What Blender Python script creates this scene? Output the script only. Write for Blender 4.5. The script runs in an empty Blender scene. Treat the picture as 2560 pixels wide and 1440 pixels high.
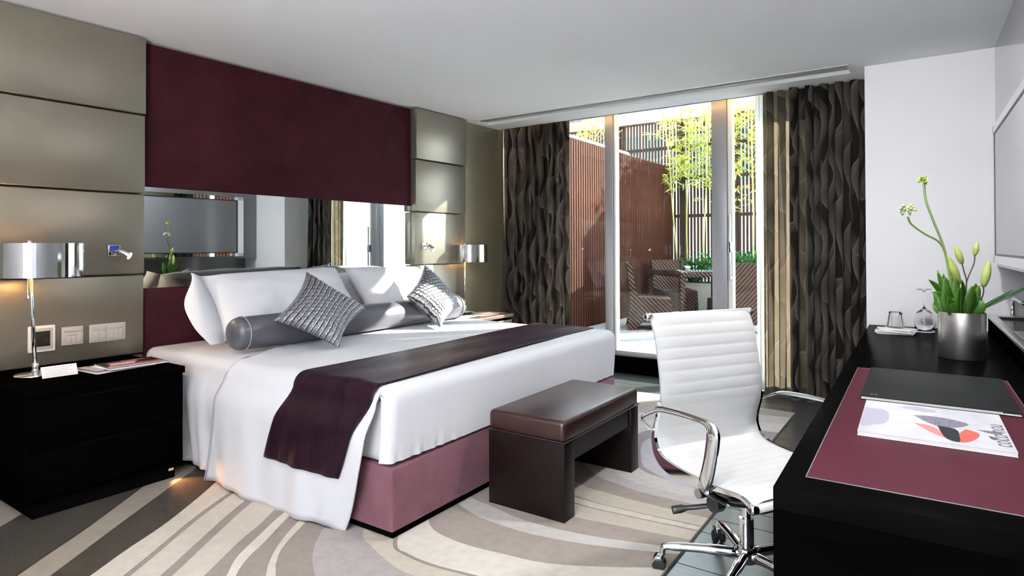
import bpy, bmesh, math, random
from mathutils import Vector, Matrix

PI = math.pi
random.seed(7)
SC = bpy.context.scene
COL = SC.collection

# ------------------------------------------------------------------ camera
F_PX, PY = 1537.25, 606.97                      # focal length and principal row in the 2560x1440 frame
YAW, TILT, ROLL = map(math.radians, (34.269, 0.485, -0.212))
OL, OR = math.radians(-1.8476), math.radians(0.99)   # headboard wall / desk wall are a little out of square
fw = Vector((-math.sin(YAW), math.cos(YAW), 0)); rt = Vector((math.cos(YAW), math.sin(YAW), 0)); up = Vector((0, 0, 1))
f2 = fw * math.cos(TILT) + up * math.sin(TILT); u2 = up * math.cos(TILT) - fw * math.sin(TILT)
r3 = rt * math.cos(ROLL) + u2 * math.sin(ROLL); u3 = u2 * math.cos(ROLL) - rt * math.sin(ROLL)
cam = bpy.data.cameras.new('camera'); camo = bpy.data.objects.new('camera', cam); COL.objects.link(camo)
m = Matrix((r3, u3, -f2)).transposed().to_4x4(); m.translation = Vector((0, 0, 1.25)); camo.matrix_world = m
cam.sensor_width = 36; cam.sensor_fit = 'HORIZONTAL'; cam.lens = F_PX / 2560 * 36
cam.shift_y = -(720 - PY) / 2560; cam.clip_start = 0.05; cam.clip_end = 300
SC.camera = camo

# ------------------------------------------------------------------ world, sun, exposure
W = bpy.data.worlds.new('World'); SC.world = W; W.use_nodes = True
wn = W.node_tree; wn.nodes.clear()
wo = wn.nodes.new('ShaderNodeOutputWorld'); wb = wn.nodes.new('ShaderNodeBackground')
tc = wn.nodes.new('ShaderNodeTexCoord'); sx = wn.nodes.new('ShaderNodeSeparateXYZ'); rp = wn.nodes.new('ShaderNodeValToRGB')
rp.color_ramp.elements[0].position = 0.0; rp.color_ramp.elements[0].color = (0.95, 0.97, 1.0, 1)
rp.color_ramp.elements[1].position = 0.8; rp.color_ramp.elements[1].color = (0.62, 0.79, 1.0, 1)
wn.links.new(tc.outputs['Generated'], sx.inputs[0]); wn.links.new(sx.outputs[2], rp.inputs[0])
wn.links.new(rp.outputs[0], wb.inputs[0]); wn.links.new(wb.outputs[0], wo.inputs[0])
wb.inputs[1].default_value = 3.3
SUN_DIR = Vector((-0.75, -1.0, -0.62)).normalized()      # the way the sunlight travels
sun = bpy.data.lights.new('sun', 'SUN'); sun.energy = 12.5; sun.angle = math.radians(0.6); sun.color = (1.0, 0.95, 0.85)
suno = bpy.data.objects.new('sun', sun); COL.objects.link(suno)
suno.rotation_euler = SUN_DIR.to_track_quat('-Z', 'Y').to_euler(); suno.location = (6, 12, 12)
def portal(name, loc, rot, sx_, sy_):
    l = bpy.data.lights.new(name, 'AREA'); l.shape = 'RECTANGLE'; l.size = sx_; l.size_y = sy_; l.cycles.is_portal = True
    o = bpy.data.objects.new(name, l); o.location = loc; o.rotation_euler = rot; COL.objects.link(o)
portal('window_light_portal', (-2.2, 5.95, 1.4), (math.radians(-90), 0, 0), 3.6, 2.5)
portal('rear_fill_portal', (-0.55, -1.32, 1.25), (math.radians(90), 0, 0), 1.7, 2.5)  # portal on the added rear opening, out of view
vs = SC.view_settings; vs.view_transform = 'Standard'; vs.look = 'None'; vs.gamma = 1.0; vs.use_curve_mapping = False
vs.exposure = 1.38
cy = SC.cycles; cy.max_bounces = 8; cy.diffuse_bounces = 4; cy.glossy_bounces = 4; cy.transmission_bounces = 6; cy.transparent_max_bounces = 12
cy.caustics_reflective = False; cy.caustics_refractive = False; cy.adaptive_threshold = 0.05; cy.use_light_tree = False

# ------------------------------------------------------------------ materials
def ramp(nt, pts):
    r = nt.nodes.new('ShaderNodeValToRGB'); el = r.color_ramp.elements
    while len(el) < len(pts): el.new(0.5)
    for e, (p, c) in zip(el, pts): e.position = p; e.color = (*c, 1) if len(c) == 3 else c
    return r
def mat(name, col, rough=0.5, metal=0.0, var=0.0, scale=8.0, bump=0.0, bscale=200.0, coat=0.0, sheen=0.0, spec=0.5,
        stretch=None, trans=0.0, emis=None, estr=0.0, coords='Object', sheen_col=None, ior=None, crough=0.08):
    M = bpy.data.materials.new(name); M.use_nodes = True; nt = M.node_tree
    b = nt.nodes['Principled BSDF']
    b.inputs['Base Color'].default_value = (*col, 1); b.inputs['Roughness'].default_value = rough
    b.inputs['Metallic'].default_value = metal; b.inputs['Coat Weight'].default_value = coat
    b.inputs['Coat Roughness'].default_value = crough; b.inputs['Sheen Weight'].default_value = sheen
    b.inputs['Sheen Roughness'].default_value = 0.4; b.inputs['Specular IOR Level'].default_value = spec
    if sheen_col: b.inputs['Sheen Tint'].default_value = (*sheen_col, 1)
    if ior: b.inputs['IOR'].default_value = ior
    b.inputs['Transmission Weight'].default_value = trans
    if emis: b.inputs['Emission Color'].default_value = (*emis, 1); b.inputs['Emission Strength'].default_value = estr
    t = nt.nodes.new('ShaderNodeTexCoord'); src = t.outputs[coords]
    if stretch:
        mp = nt.nodes.new('ShaderNodeMapping'); mp.inputs['Scale'].default_value = stretch; nt.links.new(src, mp.inputs[0]); src = mp.outputs[0]
    if var > 0:
        n = nt.nodes.new('ShaderNodeTexNoise'); n.inputs['Scale'].default_value = scale; n.inputs['Detail'].default_value = 5
        nt.links.new(src, n.inputs['Vector'])
        lo = tuple(c * (1 - var) for c in col); hi = tuple(min(1, c * (1 + var)) for c in col)
        r = ramp(nt, [(0.3, lo), (0.7, hi)]); nt.links.new(n.outputs[0], r.inputs[0]); nt.links.new(r.outputs[0], b.inputs['Base Color'])
    if bump > 0:
        n2 = nt.nodes.new('ShaderNodeTexNoise'); n2.inputs['Scale'].default_value = bscale; n2.inputs['Detail'].default_value = 3
        nt.links.new(src, n2.inputs['Vector'])
        bp = nt.nodes.new('ShaderNodeBump'); bp.inputs['Strength'].default_value = bump; bp.inputs['Distance'].default_value = 0.004
        nt.links.new(n2.outputs[0], bp.inputs['Height']); nt.links.new(bp.outputs[0], b.inputs['Normal'])
    return M
def glass_mat(name, tint=(0.95, 0.98, 0.97), refl=1.0):
    """thin clear pane: see-through, with a mirror part that grows towards grazing angles"""
    M = bpy.data.materials.new(name); M.use_nodes = True; nt = M.node_tree; nt.nodes.clear()
    o = nt.nodes.new('ShaderNodeOutputMaterial'); mx = nt.nodes.new('ShaderNodeMixShader'); lw = nt.nodes.new('ShaderNodeLayerWeight')
    lw.inputs[0].default_value = 0.5
    pw = nt.nodes.new('ShaderNodeMath'); pw.operation = 'POWER'; pw.inputs[1].default_value = 4.5
    ma = nt.nodes.new('ShaderNodeMath'); ma.operation = 'MULTIPLY_ADD'; ma.inputs[1].default_value = 0.7; ma.inputs[2].default_value = 0.016
    tr = nt.nodes.new('ShaderNodeBsdfTransparent'); gl = nt.nodes.new('ShaderNodeBsdfGlossy')
    tr.inputs[0].default_value = (*tint, 1); gl.inputs['Roughness'].default_value = 0.0; gl.inputs['Color'].default_value = (refl, refl, refl, 1)
    nt.links.new(lw.outputs['Facing'], pw.inputs[0]); nt.links.new(pw.outputs[0], ma.inputs[0]); nt.links.new(ma.outputs[0], mx.inputs[0])
    nt.links.new(tr.outputs[0], mx.inputs[1]); nt.links.new(gl.outputs[0], mx.inputs[2]); nt.links.new(mx.outputs[0], o.inputs[0]); return M
def translucent_mat(name, col, tw=0.5, var=0.2, scale=20):
    M = mat(name, col, 0.5, var=var, scale=scale); nt = M.node_tree; b = nt.nodes['Principled BSDF']; o = nt.nodes['Material Output']
    t = nt.nodes.new('ShaderNodeBsdfTranslucent'); mx = nt.nodes.new('ShaderNodeMixShader'); mx.inputs[0].default_value = tw
    t.inputs[0].default_value = (*[min(1, c * 1.3) for c in col], 1)
    nt.links.new(b.outputs[0], mx.inputs[1]); nt.links.new(t.outputs[0], mx.inputs[2]); nt.links.new(mx.outputs[0], o.inputs[0]); return M

M = {}
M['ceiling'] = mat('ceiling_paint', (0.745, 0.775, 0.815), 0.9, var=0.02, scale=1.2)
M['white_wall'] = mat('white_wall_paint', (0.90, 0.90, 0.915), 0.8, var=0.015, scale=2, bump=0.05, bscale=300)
M['grey_wall'] = mat('grey_lacquer_wall', (0.20, 0.205, 0.215), 0.16, var=0.03, scale=1.5, coat=0.6)
M['beige'] = mat('taupe_leather_panel', (0.245, 0.222, 0.180), 0.31, 0.62, var=0.04, scale=3, bump=0.10, bscale=500)
M['beige_wall'] = mat('taupe_wallcovering', (0.275, 0.246, 0.180), 0.36, 0.6, var=0.05, scale=4, bump=0.08, bscale=400)
M['burgundy'] = mat('burgundy_suede', (0.036, 0.0066, 0.0108), 0.75, var=0.25, scale=6, bump=0.1, bscale=300, spec=0.1, sheen=0.05, sheen_col=(0.6, 0.3, 0.35))
M['burg_leather'] = mat('burgundy_leather', (0.062, 0.0080, 0.0175), 0.5, var=0.06, scale=4, bump=0.04, bscale=700, spec=0.07)
M['velvet'] = mat('plum_velvet', (0.145, 0.064, 0.082), 0.75, var=0.18, scale=7, bump=0.1, bscale=250, spec=0.2, sheen=0.7, sheen_col=(0.8, 0.45, 0.55))
M['mirror'] = mat('mirror_glass', (0.70, 0.75, 0.75), 0.0, 1.0)
M['frame_mirror'] = mat('mirror_bezel', (0.85, 0.86, 0.88), 0.02, 1.0)
M['black_wood'] = mat('black_stained_oak', (0.0010, 0.0009, 0.0009), 0.45, var=0.3, scale=3, stretch=(1, 1, 14), spec=0.0)
M['black_gloss'] = mat('black_lacquered_oak', (0.0022, 0.0021, 0.0021), 0.25, var=0.3, scale=3, stretch=(1, 14, 1), spec=0.001)
M['black'] = mat('matt_black', (0.002, 0.002, 0.002), 0.6, spec=0.0)
M['espresso'] = mat('espresso_wood', (0.007, 0.0035, 0.003), 0.35, var=0.4, scale=4, stretch=(2, 2, 20), spec=0.15)
M['walnut'] = mat('walnut_edge', (0.085, 0.048, 0.030), 0.4, var=0.3, scale=5, stretch=(12, 1, 12))
M['brown_leather'] = mat('brown_leather', (0.026, 0.009, 0.007), 0.3, var=0.12, scale=5, bump=0.08, bscale=350, spec=0.6)
M['linen'] = mat('white_cotton', (0.715, 0.715, 0.75), 0.85, var=0.015, scale=3, bump=0.05, bscale=600, sheen=0.15)
M['grey_leather'] = mat('pewter_leather', (0.090, 0.087, 0.104), 0.36, 0.1, var=0.08, scale=6, bump=0.06, bscale=300)
M['piping'] = mat('grey_stitching', (0.42, 0.42, 0.47), 0.8)
M['satin'] = mat('aubergine_satin', (0.012, 0.0035, 0.008), 0.45, var=0.25, scale=9, stretch=(3, 1, 0.6), spec=0.10, sheen=0.05, bump=0.9, bscale=9, sheen_col=(0.6, 0.35, 0.5))
M['chrome'] = mat('chrome', (0.82, 0.82, 0.83), 0.06, 1.0)
M['dark_chrome'] = mat('dark_metal', (0.05, 0.05, 0.055), 0.25, 0.9)
M['alu'] = mat('anodised_aluminium', (0.62, 0.64, 0.67), 0.32, 1.0)
M['door_alu'] = mat('grey_door_profile', (0.30, 0.31, 0.335), 0.4, 0.35)
M['white_frame'] = mat('white_powder_coat', (0.78, 0.80, 0.79), 0.4)
M['steel'] = mat('brushed_steel', (0.74, 0.72, 0.71), 0.33, 1.0, var=0.06, scale=30, stretch=(1, 1, 30), bump=0.03, bscale=120)
M['white_leather'] = mat('white_leather', (0.63, 0.628, 0.62), 0.42, var=0.015, scale=6, bump=0.03, bscale=500)
M['plastic'] = mat('black_plastic', (0.015, 0.015, 0.016), 0.35)
M['ivory'] = mat('ivory_plastic', (0.46, 0.43, 0.40), 0.4)
M['white_plastic'] = mat('white_plastic', (0.80, 0.77, 0.74), 0.35)
M['groove'] = mat('switch_groove', (0.12, 0.11, 0.10), 0.6)
M['floor'] = mat('dark_floorboards', (0.050, 0.052, 0.051), 0.28, var=0.25, scale=3, stretch=(1.5, 14, 1), coat=0.08)
M['paper'] = mat('white_paper', (0.84, 0.83, 0.82), 0.6)
M['gloss_cover'] = mat('magazine_cover', (0.66, 0.66, 0.71), 0.25, var=0.08, scale=10, coat=0.3)
M['ink'] = mat('print_ink', (0.10, 0.095, 0.12), 0.4)
M['grey_ink'] = mat('print_grey', (0.17, 0.16, 0.22), 0.35, var=0.4, scale=120)
M['dark_ink'] = mat('print_dark', (0.012, 0.014, 0.015), 0.5, spec=0.15)
M['red_ink'] = mat('print_red', (0.62, 0.075, 0.055), 0.35, var=0.25, scale=25)
M['pink_ink'] = mat('print_pink', (0.70, 0.22, 0.24), 0.35)
M['pale_ink'] = mat('print_pale', (0.42, 0.40, 0.49), 0.4)
M['folder'] = mat('black_grained_cover', (0.014, 0.0145, 0.0145), 0.5, var=0.3, scale=12, stretch=(1, 10, 1), bump=0.08, bscale=300, spec=0.06)
M['glass'] = glass_mat('window_glass')
M['drink_glass'] = mat('drinking_glass', (0.97, 0.98, 0.99), 0.01, trans=1.0, ior=1.45)
M['leaf'] = translucent_mat('lily_leaf', (0.085, 0.235, 0.030), 0.25)
M['leaf_dark'] = translucent_mat('glossy_dark_leaf', (0.020, 0.075, 0.022), 0.15)
M['stem'] = mat('green_stem', (0.21, 0.30, 0.10), 0.5, var=0.1)
M['twig'] = mat('brown_twig', (0.07, 0.045, 0.035), 0.6)
M['bud'] = translucent_mat('lily_bud', (0.48, 0.56, 0.16), 0.25, var=0.15, scale=30)
M['floret'] = translucent_mat('pale_floret', (0.62, 0.68, 0.36), 0.3)
M['soil'] = mat('planter_soil', (0.02, 0.015, 0.01), 0.9)
M['bulb'] = mat('lit_bulb', (1, 0.8, 0.5), 0.4, emis=(1.0, 0.62, 0.30), estr=14)
M['spot_face'] = mat('lit_reading_spot', (1, 0.9, 0.7), 0.4, emis=(1.0, 0.80, 0.52), estr=9)
M['led'] = mat('warm_led_strip', (1, 0.8, 0.5), 0.4, emis=(1.0, 0.60, 0.22), estr=9)
M['shade_in'] = mat('shade_lining', (0.75, 0.62, 0.45), 0.5)
M['blue_reflection'] = mat('blue_reflection', (0.03, 0.06, 0.40), 0.15)
M['screen'] = mat('grey_screen_glass', (0.20, 0.205, 0.22), 0.12, spec=0.8)
M['dark_panel'] = mat('dark_glossy_panel', (0.02, 0.018, 0.015), 0.08, spec=0.6)
# outdoors
M['cedar'] = mat('cedar_slat', (0.050, 0.0165, 0.0085), 0.7, var=0.35, scale=3, stretch=(6, 6, 0.6), spec=0.08)
M['fence_wood'] = mat('weathered_brown_slat', (0.050, 0.027, 0.017), 0.7, var=0.35, scale=3, stretch=(6, 6, 0.6), spec=0.08)
M['fence_dark'] = mat('dark_rail_wood', (0.035, 0.022, 0.016), 0.7)
M['deck'] = mat('silvered_deck_board', (0.30, 0.275, 0.25), 0.65, var=0.25, scale=4, stretch=(8, 0.8, 1))
M['coping'] = mat('white_coping', (0.80, 0.80, 0.80), 0.7)
M['pale_ground'] = mat('pale_paving', (0.62, 0.61, 0.58), 0.8, var=0.1, scale=1)
M['mat_grey'] = mat('grey_door_mat', (0.32, 0.33, 0.38), 0.9, var=0.15, scale=60)
M['cushion_pad'] = mat('beige_cushion', (0.33, 0.31, 0.25), 0.9, var=0.06, scale=5)
M['dark_glass'] = mat('smoked_table_glass', (0.015, 0.02, 0.02), 0.03, spec=0.8, coat=1.0)
M['culm'] = mat('bamboo_culm', (0.40, 0.40, 0.12), 0.45, var=0.25, scale=6)
M['bamboo_leaf'] = translucent_mat('bamboo_leaf', (0.46, 0.48, 0.10), 0.45, var=0.35, scale=4)
M['fern'] = translucent_mat('fern_leaf', (0.045, 0.16, 0.035), 0.3, var=0.4, scale=5)
M['facade'] = mat('pale_facade', (0.72, 0.73, 0.74), 0.7, var=0.05, scale=0.4)
M['teal_glass'] = mat('teal_facade_glass', (0.06, 0.24, 0.27), 0.12, var=0.5, scale=0.35, coat=0.4)
M['ochre'] = mat('ochre_spandrel', (0.52, 0.38, 0.12), 0.6)

def wicker():
    Mm = mat('wicker', (0.085, 0.050, 0.036), 0.6, spec=0.15); nt = Mm.node_tree; b = nt.nodes['Principled BSDF']
    t = nt.nodes.new('ShaderNodeTexCoord'); w = nt.nodes.new('ShaderNodeTexWave'); w.wave_type = 'BANDS'; w.bands_direction = 'DIAGONAL'
    w.inputs['Scale'].default_value = 11; w.inputs['Distortion'].default_value = 0.4
    r = ramp(nt, [(0.15, (0.010, 0.006, 0.0045)), (0.6, (0.075, 0.038, 0.024))])
    nt.links.new(t.outputs['Object'], w.inputs['Vector']); nt.links.new(w.outputs['Color'], r.inputs[0]); nt.links.new(r.outputs[0], b.inputs['Base Color'])
    bp = nt.nodes.new('ShaderNodeBump'); bp.inputs['Strength'].default_value = 0.8; bp.inputs['Distance'].default_value = 0.01
    nt.links.new(w.outputs['Color'], bp.inputs['Height']); nt.links.new(bp.outputs[0], b.inputs['Normal']); return Mm
M['wicker'] = wicker()

def curtain_mat(tw):
    """dark cloth woven with overlapping wavy grey-brown ribbons; UV is in metres of cloth"""
    Mm = mat('wavy_ribbon_cloth', (0.02, 0.018, 0.018), 0.8, spec=0.12); nt = Mm.node_tree; b = nt.nodes['Principled BSDF']; o = nt.nodes['Material Output']
    uv = nt.nodes.new('ShaderNodeUVMap'); s = nt.nodes.new('ShaderNodeSeparateXYZ'); nt.links.new(uv.outputs[0], s.inputs[0])
    def N(op, a, b_=0.0, c=None):
        n = nt.nodes.new('ShaderNodeMath'); n.operation = op
        for i, v in enumerate((a, b_, c)):
            if v is None: continue
            if isinstance(v, (int, float)): n.inputs[i].default_value = v
            else: nt.links.new(v, n.inputs[i])
        return n.outputs[0]
    def noise(x, y, sc, seed):
        n = nt.nodes.new('ShaderNodeTexNoise'); n.noise_dimensions = '3D'; n.inputs['Scale'].default_value = 1.0; n.inputs['Detail'].default_value = 0
        cx = nt.nodes.new('ShaderNodeCombineXYZ'); nt.links.new(N('MULTIPLY', x, sc), cx.inputs[0])
        if y is not None: nt.links.new(y, cx.inputs[1])
        cx.inputs[2].default_value = seed; nt.links.new(cx.outputs[0], n.inputs['Vector']); return n.outputs[0]
    def layer(pu, pv, amp, seed, sharp):
        ph = N('MULTIPLY', noise(s.outputs[0], N('MULTIPLY', s.outputs[1], 0.5), 2.6, seed), 11.0)
        w = N('SINE', N('ADD', N('MULTIPLY', s.outputs[1], 2 * PI / pv), ph))
        q = N('ADD', N('MULTIPLY', s.outputs[0], 1 / pu), N('MULTIPLY', w, amp))
        fr = N('FRACT', N('ADD', q, seed * 0.37))
        r = ramp(nt, [(0.0, (0, 0, 0)), (0.10, (1, 1, 1)), (0.13, (0.62, 0.62, 0.62)), (sharp, (0.30, 0.30, 0.30)), (sharp + 0.04, (0, 0, 0))])
        r.color_ramp.elements[0].position = 0.06
        nt.links.new(fr, r.inputs[0]); return r.outputs[0]
    a = layer(0.115, 0.58, 0.30, 1.3, 0.56); c = layer(0.17, 0.74, 0.40, 5.1, 0.44)
    mx = N('MAXIMUM', a, N('MULTIPLY', c, 0.8))
    r = ramp(nt, [(0.0, (0.0035, 0.0030, 0.0030)), (0.3, (0.024, 0.0205, 0.0185)), (0.62, (0.072, 0.061, 0.053)), (1.0, (0.15, 0.132, 0.115))])
    nt.links.new(mx, r.inputs[0]); nt.links.new(r.outputs[0], b.inputs['Base Color'])
    t = nt.nodes.new('ShaderNodeBsdfTranslucent'); ms = nt.nodes.new('ShaderNodeMixShader'); ms.inputs[0].default_value = tw
    hs = nt.nodes.new('ShaderNodeMixRGB'); hs.inputs[0].default_value = 0.45; hs.inputs[2].default_value = (0.55, 0.42, 0.28, 1)
    nt.links.new(r.outputs[0], hs.inputs[1]); nt.links.new(hs.outputs[0], t.inputs[0])
    nt.links.new(b.outputs[0], ms.inputs[1]); nt.links.new(t.outputs[0], ms.inputs[2]); nt.links.new(ms.outputs[0], o.inputs[0])
    bp = nt.nodes.new('ShaderNodeBump'); bp.inputs['Strength'].default_value = 0.35; bp.inputs['Distance'].default_value = 0.01
    nt.links.new(mx, bp.inputs['Height']); nt.links.new(bp.outputs[0], b.inputs['Normal']); return Mm
M['curtain'] = curtain_mat(0.02); M['curtain_thin'] = curtain_mat(0.20)
M['sheer'] = translucent_mat('sheer_lining', (0.62, 0.62, 0.57), 0.6, var=0.1, scale=6)

def sequin():
    Mm = mat('silver_ruched_sequin', (0.55, 0.55, 0.60), 0.34, 0.55); nt = Mm.node_tree; b = nt.nodes['Principled BSDF']
    uv = nt.nodes.new('ShaderNodeUVMap'); s = nt.nodes.new('ShaderNodeSeparateXYZ'); nt.links.new(uv.outputs[0], s.inputs[0])
    nz = nt.nodes.new('ShaderNodeTexNoise'); nz.inputs['Scale'].default_value = 55; nt.links.new(uv.outputs[0], nz.inputs['Vector'])
    nl = nt.nodes.new('ShaderNodeTexNoise'); nl.inputs['Scale'].default_value = 7; nt.links.new(uv.outputs[0], nl.inputs['Vector'])
    ad = nt.nodes.new('ShaderNodeMath'); ad.operation = 'MULTIPLY_ADD'; ad.inputs[1].default_value = 13.0
    m2 = nt.nodes.new('ShaderNodeMath'); m2.operation = 'MULTIPLY'; m2.inputs[1].default_value = 0.55
    nt.links.new(nl.outputs[0], m2.inputs[0]); nt.links.new(s.outputs[1], ad.inputs[0]); nt.links.new(m2.outputs[0], ad.inputs[2])
    fr = nt.nodes.new('ShaderNodeMath'); fr.operation = 'FRACT'; nt.links.new(ad.outputs[0], fr.inputs[0])
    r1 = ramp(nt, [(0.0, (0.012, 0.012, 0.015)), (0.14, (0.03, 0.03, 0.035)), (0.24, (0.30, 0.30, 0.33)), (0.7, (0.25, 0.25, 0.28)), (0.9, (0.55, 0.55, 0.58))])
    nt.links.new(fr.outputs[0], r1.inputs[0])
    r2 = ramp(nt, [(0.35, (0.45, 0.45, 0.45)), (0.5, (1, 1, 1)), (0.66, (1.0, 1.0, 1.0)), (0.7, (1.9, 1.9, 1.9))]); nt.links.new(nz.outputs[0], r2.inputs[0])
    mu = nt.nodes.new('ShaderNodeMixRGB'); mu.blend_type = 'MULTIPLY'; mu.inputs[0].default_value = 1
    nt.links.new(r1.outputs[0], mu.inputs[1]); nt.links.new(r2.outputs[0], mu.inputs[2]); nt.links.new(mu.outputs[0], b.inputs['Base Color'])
    bp = nt.nodes.new('ShaderNodeBump'); bp.inputs['Strength'].default_value = 0.7; bp.inputs['Distance'].default_value = 0.006
    nt.links.new(nz.outputs[0], bp.inputs['Height']); nt.links.new(bp.outputs[0], b.inputs['Normal']); return Mm
M['sequin'] = sequin()

# ------------------------------------------------------------------ mesh helpers
class MB:
    """collects shapes into one mesh"""
    def __init__(s): s.v = []; s.f = []; s.uv = {}
    def add(s, verts, faces):
        o = len(s.v); s.v += [tuple(p) for p in verts]; s.f += [tuple(i + o for i in f) for f in faces]; return o
    def box(s, x0, x1, y0, y1, z0, z1):
        s.add([(x0, y0, z0), (x1, y0, z0), (x1, y1, z0), (x0, y1, z0), (x0, y0, z1), (x1, y0, z1), (x1, y1, z1), (x0, y1, z1)],
              [(0, 3, 2, 1), (4, 5, 6, 7), (0, 1, 5, 4), (1, 2, 6, 5), (2, 3, 7, 6), (3, 0, 4, 7)]); return s
    def tube(s, path, rad, n=12, cap=True, closed=False, squash=None):
        P = [Vector(p) for p in path]; k = len(P); R = rad if isinstance(rad, (list, tuple)) else [rad] * k
        rings = []; prev = None
        for i in range(k):
            a = P[i - 1] if (i > 0 or closed) else P[i]; b = P[(i + 1) % k] if (i < k - 1 or closed) else P[i]
            d = (b - a).normalized()
            if prev is None: x = d.orthogonal().normalized() if abs(d.z) < 0.99 else Vector((1, 0, 0))
            else: x = (prev - d * prev.dot(d)).normalized()
            if prev is None and squash is None and abs(d.z) < 0.9: x = Vector((0, 0, 1)) - d * d.z; x.normalize()
            prev = x; y = d.cross(x)
            q = squash or (1, 1)
            rings.append([P[i] + (x * math.cos(2 * PI * j / n) * q[0] + y * math.sin(2 * PI * j / n) * q[1]) * R[i] for j in range(n)])
        o = s.add([p for r in rings for p in r], [])
        for i in range(k if closed else k - 1):
            a, b = o + i * n, o + ((i + 1) % k) * n
            for j in range(n): s.f.append((a + j, a + (j + 1) % n, b + (j + 1) % n, b + j))
        if cap and not closed: s.f.append(tuple(o + j for j in reversed(range(n)))); s.f.append(tuple(o + (k - 1) * n + j for j in range(n)))
        return s
    def lathe(s, prof, c=(0, 0, 0), n=32, cap=True):
        o = s.add([(c[0] + r * math.cos(2 * PI * j / n), c[1] + r * math.sin(2 * PI * j / n), c[2] + z) for r, z in prof for j in range(n)], [])
        for i in range(len(prof) - 1):
            for j in range(n): s.f.append((o + i * n + j, o + i * n + (j + 1) % n, o + (i + 1) * n + (j + 1) % n, o + (i + 1) * n + j))
        if cap:
            if prof[0][0] > 1e-6: s.f.append(tuple(o + j for j in reversed(range(n))))
            if prof[-1][0] > 1e-6: s.f.append(tuple(o + (len(prof) - 1) * n + j for j in range(n)))
        return s
    def grid(s, fn, nu, nv, uvfn=None):
        o = len(s.v)
        for i in range(nu + 1):
            for j in range(nv + 1):
                s.v.append(tuple(fn(i / nu, j / nv)))
                if uvfn: s.uv[len(s.v) - 1] = uvfn(i / nu, j / nv)
        for i in range(nu):
            for j in range(nv):
                a = o + i * (nv + 1) + j; s.f.append((a, a + nv + 1, a + nv + 2, a + 1))
        return s
    def poly(s, pts, z0, z1):
        n = len(pts); s.add([(x, y, z0) for x, y in pts] + [(x, y, z1) for x, y in pts],
              [tuple(reversed(range(n))), tuple(range(n, 2 * n))] + [(i, (i + 1) % n, n + (i + 1) % n, n + i) for i in range(n)]); return s
    def mesh(s, name, merge=0.0, bevel=0.0, seg=2, angle=40):
        me = bpy.data.meshes.new(name); me.from_pydata(s.v, [], s.f)
        if s.uv:
            l = me.uv_layers.new(name='UVMap')
            for lp in me.loops: l.data[lp.index].uv = s.uv.get(lp.vertex_index, (0, 0))
        bm = bmesh.new(); bm.from_mesh(me)
        if merge > 0: bmesh.ops.remove_doubles(bm, verts=bm.verts, dist=merge)
        bmesh.ops.recalc_face_normals(bm, faces=bm.faces)
        if bevel > 0:
            ed = [e for e in bm.edges if len(e.link_faces) == 2 and e.calc_face_angle(0) > math.radians(angle)]
            bmesh.ops.bevel(bm, geom=ed, offset=bevel, segments=seg, profile=0.5, affect='EDGES', clamp_overlap=True)
        bm.to_mesh(me); bm.free(); return me
    def build(s, name, material, parent=None, smooth=False, merge=0.0, bevel=0.0, seg=2, solid=0.0, label=None):
        me = s.mesh(name, merge, bevel, seg)
        if material: me.materials.append(M[material] if isinstance(material, str) else material)
        if smooth:
            for p in me.polygons: p.use_smooth = True
        elif bevel > 0:
            for p in me.polygons: p.use_smooth = True
            try: me.set_sharp_from_angle(angle=math.radians(50))
            except Exception: pass
        o = bpy.data.objects.new(name, me); COL.objects.link(o)
        if parent: o.parent = parent
        if solid: md = o.modifiers.new('thickness', 'SOLIDIFY'); md.thickness = solid; md.offset = 0
        if label: o['label'] = label
        return o
def thing(name, label, cat, loc=(0, 0, 0), rz=0.0, group=None):
    o = bpy.data.objects.new(name, None); COL.objects.link(o); o.empty_display_size = 0.05
    o.location = loc; o.rotation_euler = (0, 0, rz); return tag(o, label, cat, group)
def tag(o, label, cat, group=None):
    o['label'] = label; o['category'] = cat
    if group: o['group'] = group
    return o
def struct(o): o['kind'] = 'structure'; return o
def copy_part(o, parent, loc=None):
    c = o.copy(); COL.objects.link(c); c.parent = parent
    if loc: c.location = loc
    return c
def copy_tree(o, parent=None):
    c = o.copy(); COL.objects.link(c); c.parent = parent
    for ch in list(o.children): copy_tree(ch, c)
    return c
def B(name, x0, x1, y0, y1, z0, z1, material, parent=None, bevel=0.0, seg=2, label=None):
    return MB().box(x0, x1, y0, y1, z0, z1).build(name, material, parent, bevel=bevel, seg=seg, label=label)
def text_mesh(name, body, size, mtx, material, parent, thick=0.0003):
    cu = bpy.data.curves.new(name, 'FONT'); cu.body = body; cu.size = size; cu.extrude = thick
    o = bpy.data.objects.new(name, cu); COL.objects.link(o); bpy.context.view_layer.update()
    me = bpy.data.meshes.new_from_object(o.evaluated_get(bpy.context.evaluated_depsgraph_get()))
    bpy.data.objects.remove(o); me.transform(mtx); me.materials.clear(); me.materials.append(M[material])
    o2 = bpy.data.objects.new(name, me); COL.objects.link(o2); o2.parent = parent; return o2
def smooth_path(pts, n=8):
    P = [Vector(p) for p in pts]; out = []
    for i in range(len(P) - 1):
        p0 = P[i - 1] if i else P[0] * 2 - P[1]; p1, p2 = P[i], P[i + 1]; p3 = P[i + 2] if i + 2 < len(P) else P[-1] * 2 - P[-2]
        for k in range(n):
            t = k / n
            out.append(0.5 * ((2 * p1) + (p2 - p0) * t + (2 * p0 - 5 * p1 + 4 * p2 - p3) * t * t + (3 * p1 - p0 - 3 * p2 + p3) * t ** 3))
    return out + [P[-1]]

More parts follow.
